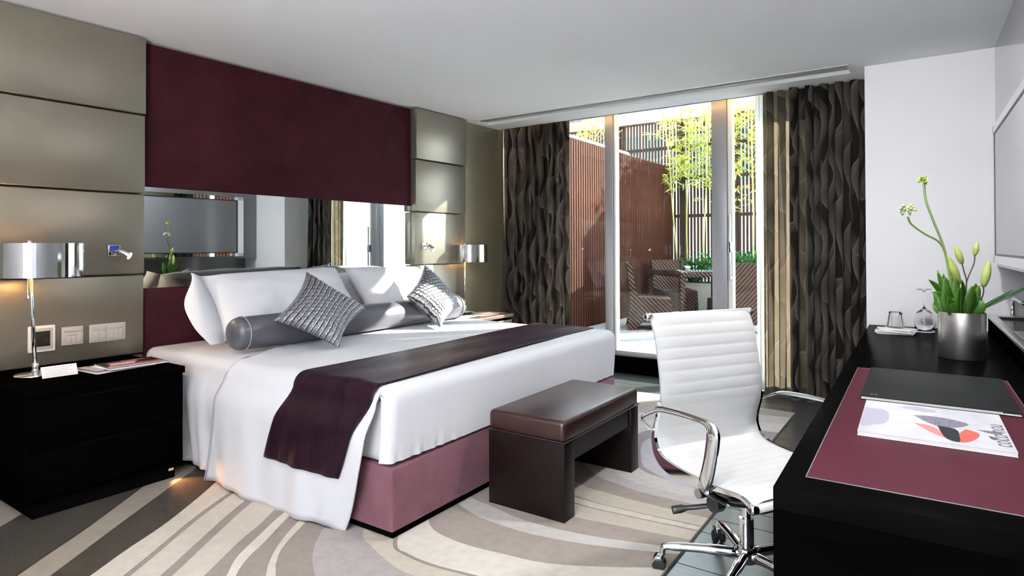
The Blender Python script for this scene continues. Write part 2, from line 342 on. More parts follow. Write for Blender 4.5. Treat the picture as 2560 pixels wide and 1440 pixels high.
# ================================================================== THE ROOM
P0 = (-3.98, 1.9, 0)             # frame of the headboard wall: local x out of the wall, local y along it
CEIL = 2.56
floor = struct(B('floor', -4.4, 0.75, -1.3, 5.72, -0.12, -0.012, 'black'))
pl = MB().box(-4.35, 0.70, 0.003, 0.157, -0.012, 0.0).mesh('plank'); pl.materials.append(M['floor'])
for i in range(44):
    o = bpy.data.objects.new('plank', pl); COL.objects.link(o); o.parent = floor; o.location = (0, -1.29 + 0.16 * i, 0)
M['grey_grille'] = mat('grey_grille', (0.42, 0.42, 0.42), 0.6, var=0.05, scale=40)
c = MB()
c.box(-4.4, 0.75, -1.3, 5.01, CEIL, 2.72); c.box(-4.4, -3.90, 5.01, 5.27, CEIL, 2.72); c.box(-0.48, 0.75, 5.01, 5.27, CEIL, 2.72)
c.box(-4.4, 0.75, 5.27, 5.57, CEIL, 2.72); c.box(-3.90, -0.48, 5.01, 5.27, 2.605, 2.72)
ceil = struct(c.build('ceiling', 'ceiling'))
B('air_grille', -3.895, -0.485, 5.012, 5.268, CEIL + 0.028, CEIL + 0.044, 'grey_grille', ceil, label='grey grille in the ceiling air slot')
B('air_slot_blade', -3.89, -0.49, 5.135, 5.143, CEIL + 0.012, CEIL + 0.044, 'alu', ceil, label='long metal blade inside the ceiling air slot')
B('air_slot_trim', -0.492, -0.478, 5.005, 5.275, CEIL - 0.004, CEIL + 0.02, 'white_frame', ceil)
B('air_slot_trim', -3.905, -0.478, 5.000, 5.014, CEIL - 0.004, CEIL + 0.02, 'white_frame', ceil)
pk = MB(); pk.box(-4.4, 0.75, 5.57, 6.05, 2.72, 2.80); pk.box(-4.4, 0.75, 5.55, 5.57, 2.56, 2.80)
struct(pk.build('ceiling_curtain_pocket', 'ceiling'))
# headboard wall and its stepped leather panels
wl = struct(MB().box(-0.30, -0.10, -3.25, 3.98, 0, 2.72).build('wall_left', 'beige_wall')); wl.location = P0; wl.rotation_euler = (0, 0, OL)
ZR = [2.553, 2.076, 1.590, 1.097, 0.610, 0.120]; TR = [0.0, -0.012, -0.022, -0.032, -0.042]
for s0, s1 in ((-1.15, -0.045), (2.285, 2.99)):
    for k in range(5):
        B('panel', -0.11, TR[k], s0, s1, ZR[k + 1] + 0.004, ZR[k] - 0.004, 'beige', wl, bevel=0.006)
# right-hand wall, white pier, rear opening added for fill daylight
wrm = MB(); wrm.box(0, 0.5, -6.6, 0.9, 1.12, 2.72); wrm.box(0, 0.5, -6.6, -2.0, 0, 1.12); wrm.box(0.32, 0.5, -2.0, 0.9, 0, 1.12)
wr = struct(wrm.build('wall_right', 'grey_wall')); wr.location = (0.357, 5.132, 0); wr.rotation_euler = (0, 0, OR)
struct(B('wall_pier', -0.39, 0.75, 5.135, 6.05, 0, 2.80, 'white_wall'))
wbk = MB(); wbk.box(-4.4, -1.4, -1.40, -1.30, 0, 2.72); wbk.box(0.35, 0.75, -1.40, -1.30, 0, 2.72); wbk.box(-4.4, 0.75, -1.40, -1.30, 2.5, 2.72)
struct(wbk.build('wall_back', 'white_wall'))
w2 = MB()
for x in (-1.4, -0.55, 0.27): w2.box(x, x + 0.08, -1.39, -1.33, 0, 2.5)
struct(w2.build('rear_fill_window', 'alu'))  # frame of the invented rear window that lets in fill daylight
# window wall: black step, frames, panes, lintel
struct(B('trim_1', -4.4, -0.39, 5.69, 5.92, 0, 0.160, 'black_wood', bevel=0.004))
struct(B('wall_window', -4.4, 0.75, 5.95, 6.12, 2.66, 3.4, 'white_wall'))
win = MB(); win.box(-4.05, -0.39, 5.74, 5.84, 0.160, 0.212); win.box(-4.05, -0.39, 5.74, 5.84, 2.62, 2.72)
wino = struct(win.build('window_1', 'door_alu', bevel=0.003))
B('mullion', -2.755, -2.665, 5.735, 5.845, 0.212, 2.62, 'door_alu', wino, bevel=0.003)
B('mullion', -1.672, -1.535, 5.735, 5.845, 0.212, 2.62, 'door_alu', wino, bevel=0.003)
B('mullion', -2.662, -2.640, 5.75, 5.83, 0.212, 2.62, 'white_frame', wino, bevel=0.002)
B('door_stile', -1.532, -1.488, 5.75, 5.83, 0.212, 2.62, 'white_frame', wino, bevel=0.003)
for x0, x1 in ((-4.05, -2.76), (-2.64, -1.675), (-1.485, -0.39)):
    MB().add if False else None
    B('pane', x0, x1, 5.785, 5.791, 0.212, 2.62, 'glass', wino)
h = MB(); h.box(-1.513, -1.497, 5.70, 5.72, 0.95, 1.55); h.box(-1.52, -1.49, 5.70, 5.752, 1.20, 1.30); h.box(-1.515, -1.495, 5.72, 5.752, 0.96, 0.99)
h.build('door_handle', 'alu', wino, bevel=0.003, label='slim vertical door handle')

# ================================================================== CURTAINS
def curtain(name, x0, x1, yc, folds, amp, label, seed, z0=0.015, z1=2.70, material='curtain', nx=220, group=None):
    rr = random.Random(seed); ph = [rr.uniform(0, 6.28) for _ in range(4)]
    def f(u, v):
        x = x0 + (x1 - x0) * u; z = z1 + (z0 - z1) * v
        a = 2 * PI * folds * u + ph[0] + 0.5 * math.sin(5 * u + ph[1]) + 0.25 * math.sin(2.2 * v + ph[2])
        k = 0.75 + 0.35 * v
        return (x + 0.012 * math.sin(a * 2 + ph[3]), yc + amp * k * math.sin(a) + 0.012 * math.sin(3 * a * 0.37 + 4 * v + ph[2]), z)
    ln = (x1 - x0) * (1 + 2.2 * amp * folds / max(0.2, (x1 - x0)))
    mb = MB().grid(f, nx, 30, uvfn=lambda u, v: (u * ln + seed * 0.31, z1 + (z0 - z1) * v))
    o = mb.build(name, material, smooth=True); return tag(o, label, 'curtain', group)
curtain('curtain', -3.96, -3.13, 5.63, 7, 0.040, 'dark curtain with wavy ribbons beside the right bedside lamp', 3)
curtain('curtain', -0.97, -0.40, 5.50, 5, 0.045, 'dark curtain with wavy ribbons next to the white wall pier', 11)
curtain('curtain', -1.17, -0.965, 5.52, 2, 0.022, 'sunlit thin edge of the wavy ribbon curtain beside the glass door', 12, material='curtain_thin', nx=80)
curtain('sheer_curtain', -1.24, -1.10, 5.585, 2, 0.022, 'narrow pale sheer strip at the edge of the right curtain', 4, material='sheer', nx=60)
# warm strip light hidden in the curtain pocket
for xa, xb, lab in ((-3.95, -2.3, 'warm light strip above the left curtain'), (-2.2, -0.45, 'warm light strip above the right curtain')):
    t = B('light_strip', xa, xb, 5.585, 5.597, 2.63, 2.645, 'led'); tag(t, lab, 'light')

# ================================================================== HEADBOARD AND MIRROR
hb = thing('headboard', 'burgundy upholstered headboard in two bands above and below the mirror', 'headboard', P0, OL)
B('upper_panel', -0.099, -0.078, -0.05, 2.283, 1.645, 2.545, 'burgundy', hb, bevel=0.006)
B('lower_panel', -0.099, -0.060, -0.05, 2.283, 0.10, 1.004, 'burgundy', hb, bevel=0.008)
mr = B('wall_mirror', -0.099, -0.092, -0.044, 2.284, 1.006, 1.643, 'mirror'); mr.location = P0; mr.rotation_euler = (0, 0, OL)
tag(mr, 'long frameless mirror strip behind the pillows', 'mirror')

# ================================================================== RUG
RT = 0.013
rug = thing('area_rug', 'grey and cream rug with sweeping curved stripes under the bed', 'rug')
B('rug_backing', -3.93, -0.85, 0.15, 5.0, 0.0005, 0.0085, mat('rug_pile_beige', (0.48, 0.45, 0.41), 0.95, var=0.08, scale=20, bump=0.5, bscale=350), rug)
RC = {k: mat('rug_pile_' + k, c, 0.95, var=0.07, scale=25, bump=0.5, bscale=350, sheen=0.03, spec=0.1) for k, c in dict(
    dark=(0.034, 0.028, 0.022), taupe=(0.27, 0.232, 0.188), shaded_brown=(0.042, 0.034, 0.026), cream=(0.58, 0.53, 0.455), line=(0.27, 0.235, 0.21),  # stripes by the nightstand: own browns, darkened with its painted-in shade
    brown=(0.27, 0.23, 0.205), mauve=(0.36, 0.325, 0.315), sand=(0.50, 0.45, 0.375), ivory=(0.65, 0.605, 0.53), stone=(0.33, 0.285, 0.25),
    fog=(0.53, 0.50, 0.47), mist=(0.46, 0.43, 0.42), slate=(0.31, 0.28, 0.28), lilac=(0.47, 0.45, 0.48)).items()}
BD = {
0: [(-2.881, 0.872), (-2.957, 0.976), (-3.102, 1.182), (-3.282, 1.41), (-3.427, 1.587)],
1: [(-2.77, 0.946), (-2.91, 1.135), (-3.056, 1.333), (-3.274, 1.638)],
2: [(-2.643, 1.031), (-2.744, 1.197), (-2.861, 1.414), (-3.037, 1.672), (-3.187, 1.869)],
3: [(-2.54, 1.101), (-2.63, 1.242), (-2.799, 1.495), (-2.92, 1.709), (-3.005, 1.868)],
4: [(-2.422, 1.18), (-2.538, 1.356), (-2.727, 1.645), (-2.869, 1.895)],
5: [(-2.291, 1.285), (-2.431, 1.511), (-2.503, 1.653), (-2.627, 1.847)],
6: [(-2.212, 1.321), (-2.276, 1.384), (-2.326, 1.446), (-2.409, 1.591), (-2.477, 1.71), (-2.542, 1.838)],
7: [(-2.183, 1.341), (-2.219, 1.379), (-2.277, 1.459), (-2.333, 1.563), (-2.439, 1.736), (-2.491, 1.834)],
8: [(-2.088, 1.404), (-2.147, 1.452), (-2.232, 1.541), (-2.304, 1.639), (-2.412, 1.819)],
9: [(-2.057, 1.425), (-2.122, 1.469), (-2.205, 1.547), (-2.269, 1.641), (-2.367, 1.818)],
10: [(-1.5, 1.28), (-1.75, 1.38), (-1.934, 1.507), (-2.036, 1.575), (-2.112, 1.641), (-2.188, 1.726), (-2.234, 1.8), (-2.30, 2.05)],
11: [(-0.85, 1.86), (-1.2, 1.745), (-1.62, 1.718), (-1.769, 1.735), (-1.945, 1.794), (-2.047, 1.847), (-2.22, 2.06)],
12: [(-0.85, 2.04), (-1.2, 1.885), (-1.506, 1.823), (-1.649, 1.805), (-1.777, 1.814), (-1.866, 1.847), (-2.05, 2.07)],
13: [(-0.85, 2.31), (-0.911, 2.268), (-1.095, 2.155), (-1.266, 2.073), (-1.436, 2.042), (-1.609, 2.019), (-1.766, 2.031), (-1.862, 2.073), (-2.0, 2.2)],
14: [(-0.85, 2.435), (-0.922, 2.403), (-1.079, 2.342), (-1.266, 2.283), (-1.474, 2.249), (-1.698, 2.256), (-1.847, 2.297), (-2.0, 2.37)],
15: [(-0.85, 2.49), (-0.924, 2.466), (-1.161, 2.392), (-1.337, 2.359), (-1.539, 2.347), (-1.774, 2.39), (-1.873, 2.408), (-2.0, 2.46)],
16: [(-0.85, 2.582), (-1.045, 2.55), (-1.225, 2.524), (-1.363, 2.505), (-1.6, 2.52), (-2.0, 2.6)],
17: [(-0.85, 2.83), (-1.159, 2.829), (-1.378, 2.841), (-1.559, 2.88), (-1.95, 3.1), (-2.15, 3.9), (-1.95, 4.6), (-1.5, 4.93), (-0.85, 4.97)],
18: [(-0.85, 2.95), (-1.0, 2.945), (-1.206, 2.944), (-1.422, 2.991), (-1.551, 3.06), (-1.85, 3.4), (-1.95, 3.9), (-1.78, 4.4), (-1.4, 4.7), (-0.85, 4.83)],
19: [(-0.85, 3.04), (-0.932, 3.037), (-1.08, 3.027), (-1.305, 3.05), (-1.45, 3.127), (-1.70, 3.4), (-1.80, 3.9), (-1.62, 4.3), (-1.3, 4.5), (-0.85, 4.62)],
20: [(-0.85, 3.12), (-1.005, 3.14), (-1.189, 3.181), (-1.354, 3.25), (-1.55, 3.5), (-1.62, 3.85), (-1.5, 4.1), (-1.2, 4.3), (-0.85, 4.4)],
21: [(-0.85, 3.14), (-1.117, 3.162), (-1.251, 3.224), (-1.373, 3.329), (-1.513, 3.666), (-1.504, 3.839), (-1.42, 4.0), (-1.15, 4.15), (-0.85, 4.2)],
22: [(-0.85, 3.3), (-0.85, 3.5), (-0.85, 3.7), (-0.85, 3.9), (-0.85, 4.1)],
}
def resample(pts, n):
    P = smooth_path([(x, y, 0) for x, y in pts], 6); L = [0]
    for i in range(1, len(P)): L.append(L[-1] + (P[i] - P[i - 1]).length)
    out = []; k = 0
    for i in range(n):
        s_ = L[-1] * i / (n - 1)
        while k < len(L) - 2 and L[k + 1] < s_: k += 1
        t_ = (s_ - L[k]) / max(1e-9, L[k + 1] - L[k]); q = P[k].lerp(P[k + 1], t_); out.append((q.x, q.y))
    return out
def extend(pts, a, b):
    p = list(pts)
    def e(p1, p0, d): v = Vector((p1[0] - p0[0], p1[1] - p0[1])).normalized() * d; return (p1[0] + v.x, p1[1] + v.y)
    if a: p = [e(p[0], p[1], a)] + p
    if b: p = p + [e(p[-1], p[-2], b)]
    return p
for k in range(0, 10): BD[k] = extend(BD[k], 0.75, 0.35)
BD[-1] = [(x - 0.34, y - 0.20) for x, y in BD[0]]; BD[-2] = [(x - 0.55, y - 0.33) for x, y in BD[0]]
def strip(a, b, col, n=44, top=RT, gap=0.0):
    A, Bp = resample(a, n), resample(b, n); mb = MB()
    vs_ = [(x, y, top) for x, y in A] + [(x, y, top) for x, y in Bp] + [(x, y, 0.008) for x, y in A] + [(x, y, 0.008) for x, y in Bp]
    fs_ = []
    for i in range(n - 1):
        fs_ += [(i, i + 1, n + i + 1, n + i), (i, 2 * n + i, 2 * n + i + 1, i + 1), (n + i, n + i + 1, 3 * n + i + 1, 3 * n + i)]
    fs_ += [(0, n, 3 * n, 2 * n), (n - 1, 3 * n - 1, 4 * n - 1, 2 * n - 1)]
    mb.add(vs_, fs_); mb.build('stripe', RC[col], rug)
def offs(pts, d):
    out = []
    for i, p in enumerate(pts):
        a = pts[max(0, i - 1)]; b = pts[min(len(pts) - 1, i + 1)]; v = Vector((b[0] - a[0], b[1] - a[1])).normalized()
        out.append((p[0] - v.y * d, p[1] + v.x * d))
    return out
b3r, b4r, b0r = offs(BD[3], -0.028), offs(BD[4], -0.045), offs(BD[0], -0.008)
strip(BD[-2], BD[-1], 'taupe'); strip(BD[-1], BD[0], 'dark'); strip(b0r, BD[1], 'taupe'); strip(BD[0], b0r, 'shaded_brown', top=RT - 0.002)
strip(BD[1], BD[2], 'shaded_brown'); strip(BD[2], BD[3], 'cream'); strip(BD[3], b3r, 'line', top=RT - 0.002); strip(b3r, BD[4], 'cream')
strip(BD[4], b4r, 'line', top=RT - 0.001); strip(b4r, BD[5], 'cream'); strip(BD[5], BD[6], 'brown'); strip(BD[6], BD[7], 'ivory', top=RT + 0.002)
strip(BD[7], BD[8], 'brown'); strip(BD[8], BD[9], 'cream', top=RT + 0.002); strip(BD[9], BD[10], 'brown'); strip(BD[10], BD[11], 'mauve')
strip(BD[11], BD[12], 'sand'); strip(BD[12], offs(BD[12], -0.018), 'brown', top=RT - 0.001); strip(offs(BD[12], -0.018), BD[13], 'ivory')
strip(BD[13], BD[14], 'stone'); strip(BD[14], BD[15], 'fog'); strip(BD[15], BD[16], 'stone')
mid1 = [tuple(0.62 * a_ + 0.38 * b_ for a_, b_ in zip(p, q)) for p, q in zip(resample(BD[16], 30), resample(BD[17][:5], 30))]
mid2 = [tuple(0.42 * a_ + 0.58 * b_ for a_, b_ in zip(p, q)) for p, q in zip(resample(BD[16], 30), resample(BD[17][:5], 30))]
strip(BD[16], mid1, 'sand'); strip(mid1, offs(mid1, -0.012), 'line', top=RT - 0.002); strip(offs(mid1, -0.012), mid2, 'cream')
strip(mid2, offs(mid2, -0.010), 'brown', top=RT - 0.002); strip(offs(mid2, -0.010), BD[17][:5], 'sand')
strip(BD[17], BD[18], 'stone'); strip(BD[18], BD[19], 'mist'); strip(BD[19], BD[20], 'fog'); strip(BD[20], BD[21], 'slate'); strip(BD[21], BD[22], 'lilac')

# ================================================================== BED
bed = thing('bed', 'king bed with white mattress on a plum velvet base', 'bed', (-2.95, 2.97, 0))
ox, oy = -2.95, 2.97
B('plinth', -3.96 - ox, -1.905 - ox, 1.885 - oy, 4.06 - oy, 0.0135, 0.05, 'black', bed)
B('bed_base', -3.96 - ox, -1.889 - ox, 1.865 - oy, 4.081 - oy, 0.045, 0.318, 'velvet', bed, bevel=0.012, seg=3)
def rbox(u, v, x0, x1, y0, y1, z0, z1, r): pass
mt = MB().box(-3.955 - ox, -1.905 - ox, 1.868 - oy, 4.078 - oy, 0.320, 0.640)
mto = mt.build('mattress', 'linen', bed, bevel=0.05, seg=5)
def sstep(a, b, x): t = max(0, min(1, (x - a) / (b - a))); return t * t * (3 - 2 * t)
# coverlet: lies on the mattress, tucked at the foot, hanging over both sides
YN, YF, ZT = 1.850, 4.096, 0.655
def drape_fold(x, k):          # how far the hanging side swings out at depth k (0 top .. 1 hem)
    return 0.055 * sstep(0, 0.25, k) * (1 - 0.35 * k) + 0.012 * k * math.sin(13 * x + 1.1) + 0.007 * k * math.sin(31 * x + 0.4)
def head_edge(y): return -3.365 + 0.32 * sstep(2.55, 1.80, y)
def cover(u, v):
    # u along the bed (head -> foot -> down the foot end), v across (far hem -> top -> near hem)
    wob = 0.004 * math.sin(9 * u + 4 * v) + 0.003 * math.sin(23 * u * v + 2)
    r = 0.055
    flat = YF - YN - 2 * r
    Ls = 0.32; Lt = flat + PI * r; Ln = 0.585
    d = v * (Ls + Lt + Ln)
    xf = -1.885
    q = d - Ls
    if q < 0: y, z, side = YF, ZT - r + q, -1
    elif q < PI * r / 2: a = q / r; y, z, side = YF - r + r * math.cos(a), ZT - r + r * math.sin(a), 0
    elif q < PI * r / 2 + flat: y, z, side = YF - r - (q - PI * r / 2), ZT, 0
    elif q < PI * r + flat: a = (q - PI * r / 2 - flat) / r; y, z, side = YN + r - r * math.sin(a), ZT - r + r * math.cos(a), 0
    else: y, z, side = YN, ZT - r - (q - PI * r - flat), 1
    xh = head_edge(y)
    x = xh + (xf - r - xh) * u
    if side == 1:
        k = (ZT - r - z) / Ln
        xe = -1.935 - 0.21 * k ** 1.5 + 0.0
        xs = -3.045 - 0.14 * k
        x = xs + (xe - xs) * u
        y = YN - 0.030 - drape_fold(x, k)
        y += 0.03 * sstep(0.9, 1.0, u) * k
        z += -0.012 * k * math.sin(9 * x) - 0.030 * k * sstep(0.93, 1.0, u) + 0.015 * k * sstep(0.25, 0.0, u)
    elif z < ZT - 0.0001 and y < 2.5: y -= 0.030 * sstep(ZT, ZT - r, z)
    else: z += wob * (1 if side == 0 and z > ZT - 0.01 else 0)
    return (x, y, z)
mbc = MB().grid(cover, 70, 110)
cov = mbc.build('bed_coverlet', 'linen', smooth=True, solid=0.006)
tag(cov, 'white coverlet hanging over the near side of the bed', 'bedding')
# the coverlet's foot end, tucked smoothly below the mattress edge
def tuck(u, v):
    r = 0.06; flat = 0.26; y0, y1 = 1.842, 4.103
    y = y0 + (y1 - y0) * u; L = 0.12 + PI * r / 2 + flat; d = v * L; X = -1.878
    if d < 0.12: x, z = X - r - 0.12 + d, ZT + 0.002
    elif d < 0.12 + PI * r / 2: a = (d - 0.12) / r; x, z = X - r + r * math.sin(a), ZT + 0.002 - r + r * math.cos(a)
    else: x, z = X, ZT + 0.002 - r - (d - 0.12 - PI * r / 2)
    k = max(0, (d - 0.2) / (L - 0.2)); e = min(y - y0, y1 - y) 
    x += (0.0035 * math.sin(75 * y) + 0.003 * math.sin(121 * y + 1)) * k ** 6 * (1 if e < 0.45 else 0.2) + 0.002 * k * math.sin(6 * y) - 0.012 * k ** 3
    rc = 0.05
    if e < rc: c_ = rc - e; x -= rc - math.sqrt(max(0, rc * rc - c_ * c_)) if d > 0.12 else 0; z -= (rc - math.sqrt(max(0, rc * rc - c_ * c_))) if d <= 0.12 + 0.05 else 0
    return (x, y, z)
MB().grid(tuck, 160, 26).build('tucked_end', 'linen', cov, smooth=True)
# stitched line where the coverlet is turned back
ln = [(head_edge(y), y, ZT + 0.006) for y in [4.05 - (4.05 - 1.91) * i / 30 for i in range(31)]]
for i in range(18):
    k = i / 17; z_ = ZT - 0.055 - 0.585 * k; x_ = -3.045 - 0.14 * k; ln.append((x_ - 0.003, YN - 0.036 - drape_fold(x_, k), z_ + 0.015 * k - 0.012 * k * math.sin(9 * x_)))
MB().tube(smooth_path(ln, 2), 0.0032, 6).build('hem_cord', 'piping', cov, smooth=True)
# under sheet between coverlet and headboard
def under(u, v):
    x = -3.955 + 1.055 * u; r = 0.05; L = PI * r / 2 + 0.55 + 0.35; d = v * L; y0 = 1.845
    if d < 0.35: y, z = y0 + r + 0.35 - d, 0.648
    elif d < 0.35 + PI * r / 2: a = (d - 0.35) / r; y, z = y0 + r - r * math.sin(a), 0.648 - r + r * math.cos(a)
    else: y, z = y0, 0.648 - r - (d - 0.35 - PI * r / 2)
    k = max(0, (0.60 - z) / 0.55); y -= 0.050 * sstep(0.02, 0.35, k) * (1 - 0.6 * k) + 0.012 * k * math.sin(26 * x) + 0.008 * k * math.sin(57 * x + 1)
    if k > 0: x = x + 0.03 * k; z += 0.03 * k * (1 - u)
    return (x, y, z)
tag(MB().grid(under, 50, 40).build('bed_sheet', 'linen', smooth=True, solid=0.004), 'white under sheet hanging beside the nightstand', 'bedding')
# runner
def runner(u, v):
    # u across its width, v along (far side -> near hem)
    r = 0.065; YNr, YFr, Z = YN - 0.034, YF + 0.006, ZT + 0.012; flat = YFr - YNr - 2 * r; Ls, Ln = 0.28, 0.345
    d = v * (Ls + flat + PI * r + Ln); q = d - Ls
    if q < 0: y, z = YFr, Z - r + q
    elif q < PI * r / 2: a = q / r; y, z = YFr - r + r * math.cos(a), Z - r + r * math.sin(a)
    elif q < PI * r / 2 + flat: y, z = YFr - r - (q - PI * r / 2), Z + 0.003 * math.sin(11 * u + 3 * q)
    elif q < PI * r + flat: a = (q - PI * r / 2 - flat) / r; y, z = YNr + r - r * math.sin(a), Z - r + r * math.cos(a)
    else: y, z = YNr, Z - r - (q - PI * r - flat)
    t_ = max(0, min(1, (YFr - y) / (YFr - YNr))); x0 = -2.53 + 0.045 * t_; x1 = -2.05 + 0.095 * t_
    if q > PI * r + flat:
        k = (Z - r - z) / Ln; x0 -= 0.165 * k; x1 -= 0.165 * k
        xx = x0 + (x1 - x0) * u; y -= drape_fold(xx, min(1, (ZT - 0.055 - z) / 0.585)) + 0.003 * k * math.sin(30 * u) + 0.010 * sstep(0, 0.5, k)
    x = x0 + (x1 - x0) * u
    return (x, y, z)
tag(MB().grid(runner, 36, 130).build('bed_runner', 'satin', smooth=True, solid=0.004), 'dark aubergine satin runner across the foot of the bed', 'bed runner')

# ------------------------------------------------------------------ pillows, bolster, cushions: soft quads
def soft(name, quad, t, material, flange=0.0, n=28, pinch=0.05, ridge=0.0, rows=13, label='', cat='pillow', uv=False, nrm=None, crease=0.0, seed=1):
    A, Bq, Cq, D = [Vector(p) for p in quad]      # top-left, top-right, bottom-right, bottom-left
    N = (Bq - A).cross(D - A).normalized()
    if nrm and N.dot(Vector(nrm)) < 0: N = -N
    rr = random.Random(seed); ph = [rr.uniform(0, 6.28) for _ in range(6)]
    def pos(u, v, side):
        a, b = 2 * u - 1, 2 * v - 1
        pu = u - pinch * (1 - b * b) * a * 0.5; pv = v - pinch * (1 - a * a) * b * 0.5
        p = (A * (1 - pu) + Bq * pu) * (1 - pv) + (D * (1 - pu) + Cq * pu) * pv
        e = (1 - abs(a) ** 3.2) * (1 - abs(b) ** 3.2); hgt = t * 0.5 * max(0, e) ** 0.55
        if ridge and side > 0: hgt += ridge * abs(math.sin(PI * rows * v + 0.8 * math.sin(5 * u + ph[0]))) ** 0.7 * min(1, e * 6) + ridge * 0.5 * math.sin(70 * u + 37 * v) * min(1, e * 5)
        hgt += crease * min(1, e * 4) * (math.sin(7 * a + 4 * b + ph[1]) + 0.7 * math.sin(13 * b - 5 * a + ph[2])) 
        return p + N * hgt * side
    mb = MB(); nn = n if not ridge else 96
    mb.grid(lambda u, v: pos(u, v, 1), nn, nn, (lambda u, v: (u, v)) if uv else None)
    mb.grid(lambda u, v: pos(u, v, -1), nn, nn, (lambda u, v: (u, v)) if uv else None)
    o = mb.build(name, material, smooth=True, merge=0.0008 if not uv else 0.0)
    tag(o, label, cat)
    if flange:
        cs = [A, Bq, Cq, D]; cen = (A + Bq + Cq + D) / 4
        ring = []
        K = 20
        for i in (3,):
            for k in range(K + 1):
                q = k / K; uu, vv = [(q, 0), (1, q), (1 - q, 1), (0, 1 - q)][i]; p = pos(uu, vv, 1)
                out_dir = ((A - D).normalized() * (1 if i == 0 else -1 if i == 2 else 0) + (Bq - A).normalized() * (1 if i == 1 else -1 if i == 3 else 0))
                ring.append((p, p + out_dir * flange * (0.55 + 0.75 * math.sin(PI * min(1, q * 0.9 + 0.1)) ** 2 + 0.08 * math.sin(11 * q)) + N * (0.03 * math.sin(6 * q + ph[3]) * q + 0.01)))
        m2 = MB(); nR = len(ring)
        m2.add([r_[0] for r_ in ring] + [r_[1] for r_ in ring], [(i, i + 1, nR + i + 1, nR + i) for i in range(nR - 1)])
        m2.build('flange', material, o, smooth=True, solid=0.004)
        m3 = MB().tube([r_[0] + N * 0.003 for r_ in ring], 0.003, 5); m3.build('seam_cord', 'piping', o, smooth=True)
    return o
soft('bed_pillow', [(-3.80, 2.09, 1.080), (-3.81, 3.17, 1.105), (-3.47, 3.17, 0.690), (-3.47, 2.06, 0.690)], 0.24, 'linen', flange=0.15, label='large white pillow with a flat flange on the near side of the bed', nrm=(1, 0, 0), crease=0.004)
soft('bed_pillow', [(-3.80, 3.24, 1.095), (-3.79, 4.06, 1.080), (-3.46, 4.06, 0.690), (-3.46, 3.24, 0.690)], 0.24, 'linen', flange=0.0, label='large white pillow on the far, sunlit side of the bed', nrm=(1, 0, 0), crease=0.004, seed=5)
soft('bed_pillow', [(-3.985, 2.30, 1.03), (-3.965, 3.15, 1.05), (-3.80, 3.15, 0.70), (-3.82, 2.30, 0.70)], 0.14, 'linen', label='white pillow tucked behind the near front pillow', nrm=(1, 0, 0), seed=6)
soft('bed_pillow', [(-3.955, 3.22, 1.06), (-3.935, 4.00, 1.05), (-3.77, 4.00, 0.70), (-3.79, 3.22, 0.70)], 0.14, 'linen', label='white pillow tucked behind the far front pillow', nrm=(1, 0, 0), seed=8)
bo = thing('bolster', 'pewter grey leather bolster lying along the pillows', 'bolster', (-3.275, 2.0, 0.765))
prof = [(0.0, -0.022), (0.05, -0.018), (0.078, -0.006), (0.090, 0.012), (0.095, 0.03), (0.097, 0.5), (0.096, 1.0), (0.097, 1.6), (0.095, 1.97), (0.078, 2.005), (0.0, 2.02)]
bm_ = MB().lathe(prof, n=40); bm_.v = [(x, z, y) for x, y, z in bm_.v]; bm_.build('bolster_body', 'grey_leather', bo, smooth=True)
for yy in (0.045, 1.955):
    tb = MB().tube([(0.098 * math.cos(a), yy, 0.098 * math.sin(a)) for a in [2 * PI * i / 36 for i in range(36)]], 0.0028, 6, closed=True); tb.build('stitched_seam', 'piping', bo, smooth=True)
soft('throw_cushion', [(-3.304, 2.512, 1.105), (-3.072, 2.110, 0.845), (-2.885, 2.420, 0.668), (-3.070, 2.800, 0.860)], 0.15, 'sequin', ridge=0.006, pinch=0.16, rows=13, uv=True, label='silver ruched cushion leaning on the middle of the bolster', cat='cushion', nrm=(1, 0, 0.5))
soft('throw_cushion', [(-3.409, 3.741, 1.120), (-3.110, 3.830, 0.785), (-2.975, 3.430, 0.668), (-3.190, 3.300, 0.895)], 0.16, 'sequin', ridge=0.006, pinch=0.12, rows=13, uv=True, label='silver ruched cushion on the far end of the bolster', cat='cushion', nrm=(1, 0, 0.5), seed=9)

# ================================================================== NIGHTSTANDS
def nightstand(loc, dx, dy, label, flip):
    t = thing('nightstand', label, 'nightstand', loc)
    B('body', 0, dx - 0.012, 0.006, dy - 0.006, 0.10, 0.580, 'black_wood', t, bevel=0.004)
    B('top', 0, dx, 0, dy, 0.580, 0.616, 'black_wood', t, bevel=0.003)
    B('plinth', 0.02, dx - 0.05, 0.05, dy - 0.03, 0.0135, 0.10, 'black', t)
    for z0, z1 in ((0.345, 0.560), (0.115, 0.330)):
        d = B('drawer', dx - 0.014, dx - 0.002, 0.015, dy - 0.015, z0, z1, 'black_wood', t, bevel=0.003)
        B('finger_pull', dx - 0.003, dx + 0.004, dy * 0.3, dy * 0.7, z1 - 0.012, z1 - 0.004, 'black', d)
    return t
nightstand((-4.018, 1.045, 0), 0.66, 0.722, 'black two-drawer nightstand with magazines left of the bed', 0)
nr = thing('nightstand', 'black nightstand with brown top edge in the far corner', 'nightstand', (-3.92, 4.20, 0))
B('body', 0, 0.545, 0.01, 0.74, 0.15, 0.565, 'black_wood', nr, bevel=0.003); B('top', 0, 0.56, 0, 0.75, 0.585, 0.616, 'walnut', nr, bevel=0.002)
B('drawer', 0.543, 0.555, 0.02, 0.73, 0.35, 0.560, 'walnut', nr, bevel=0.003); B('plinth', 0.02, 0.50, 0.05, 0.70, 0.0135, 0.15, 'black', nr)

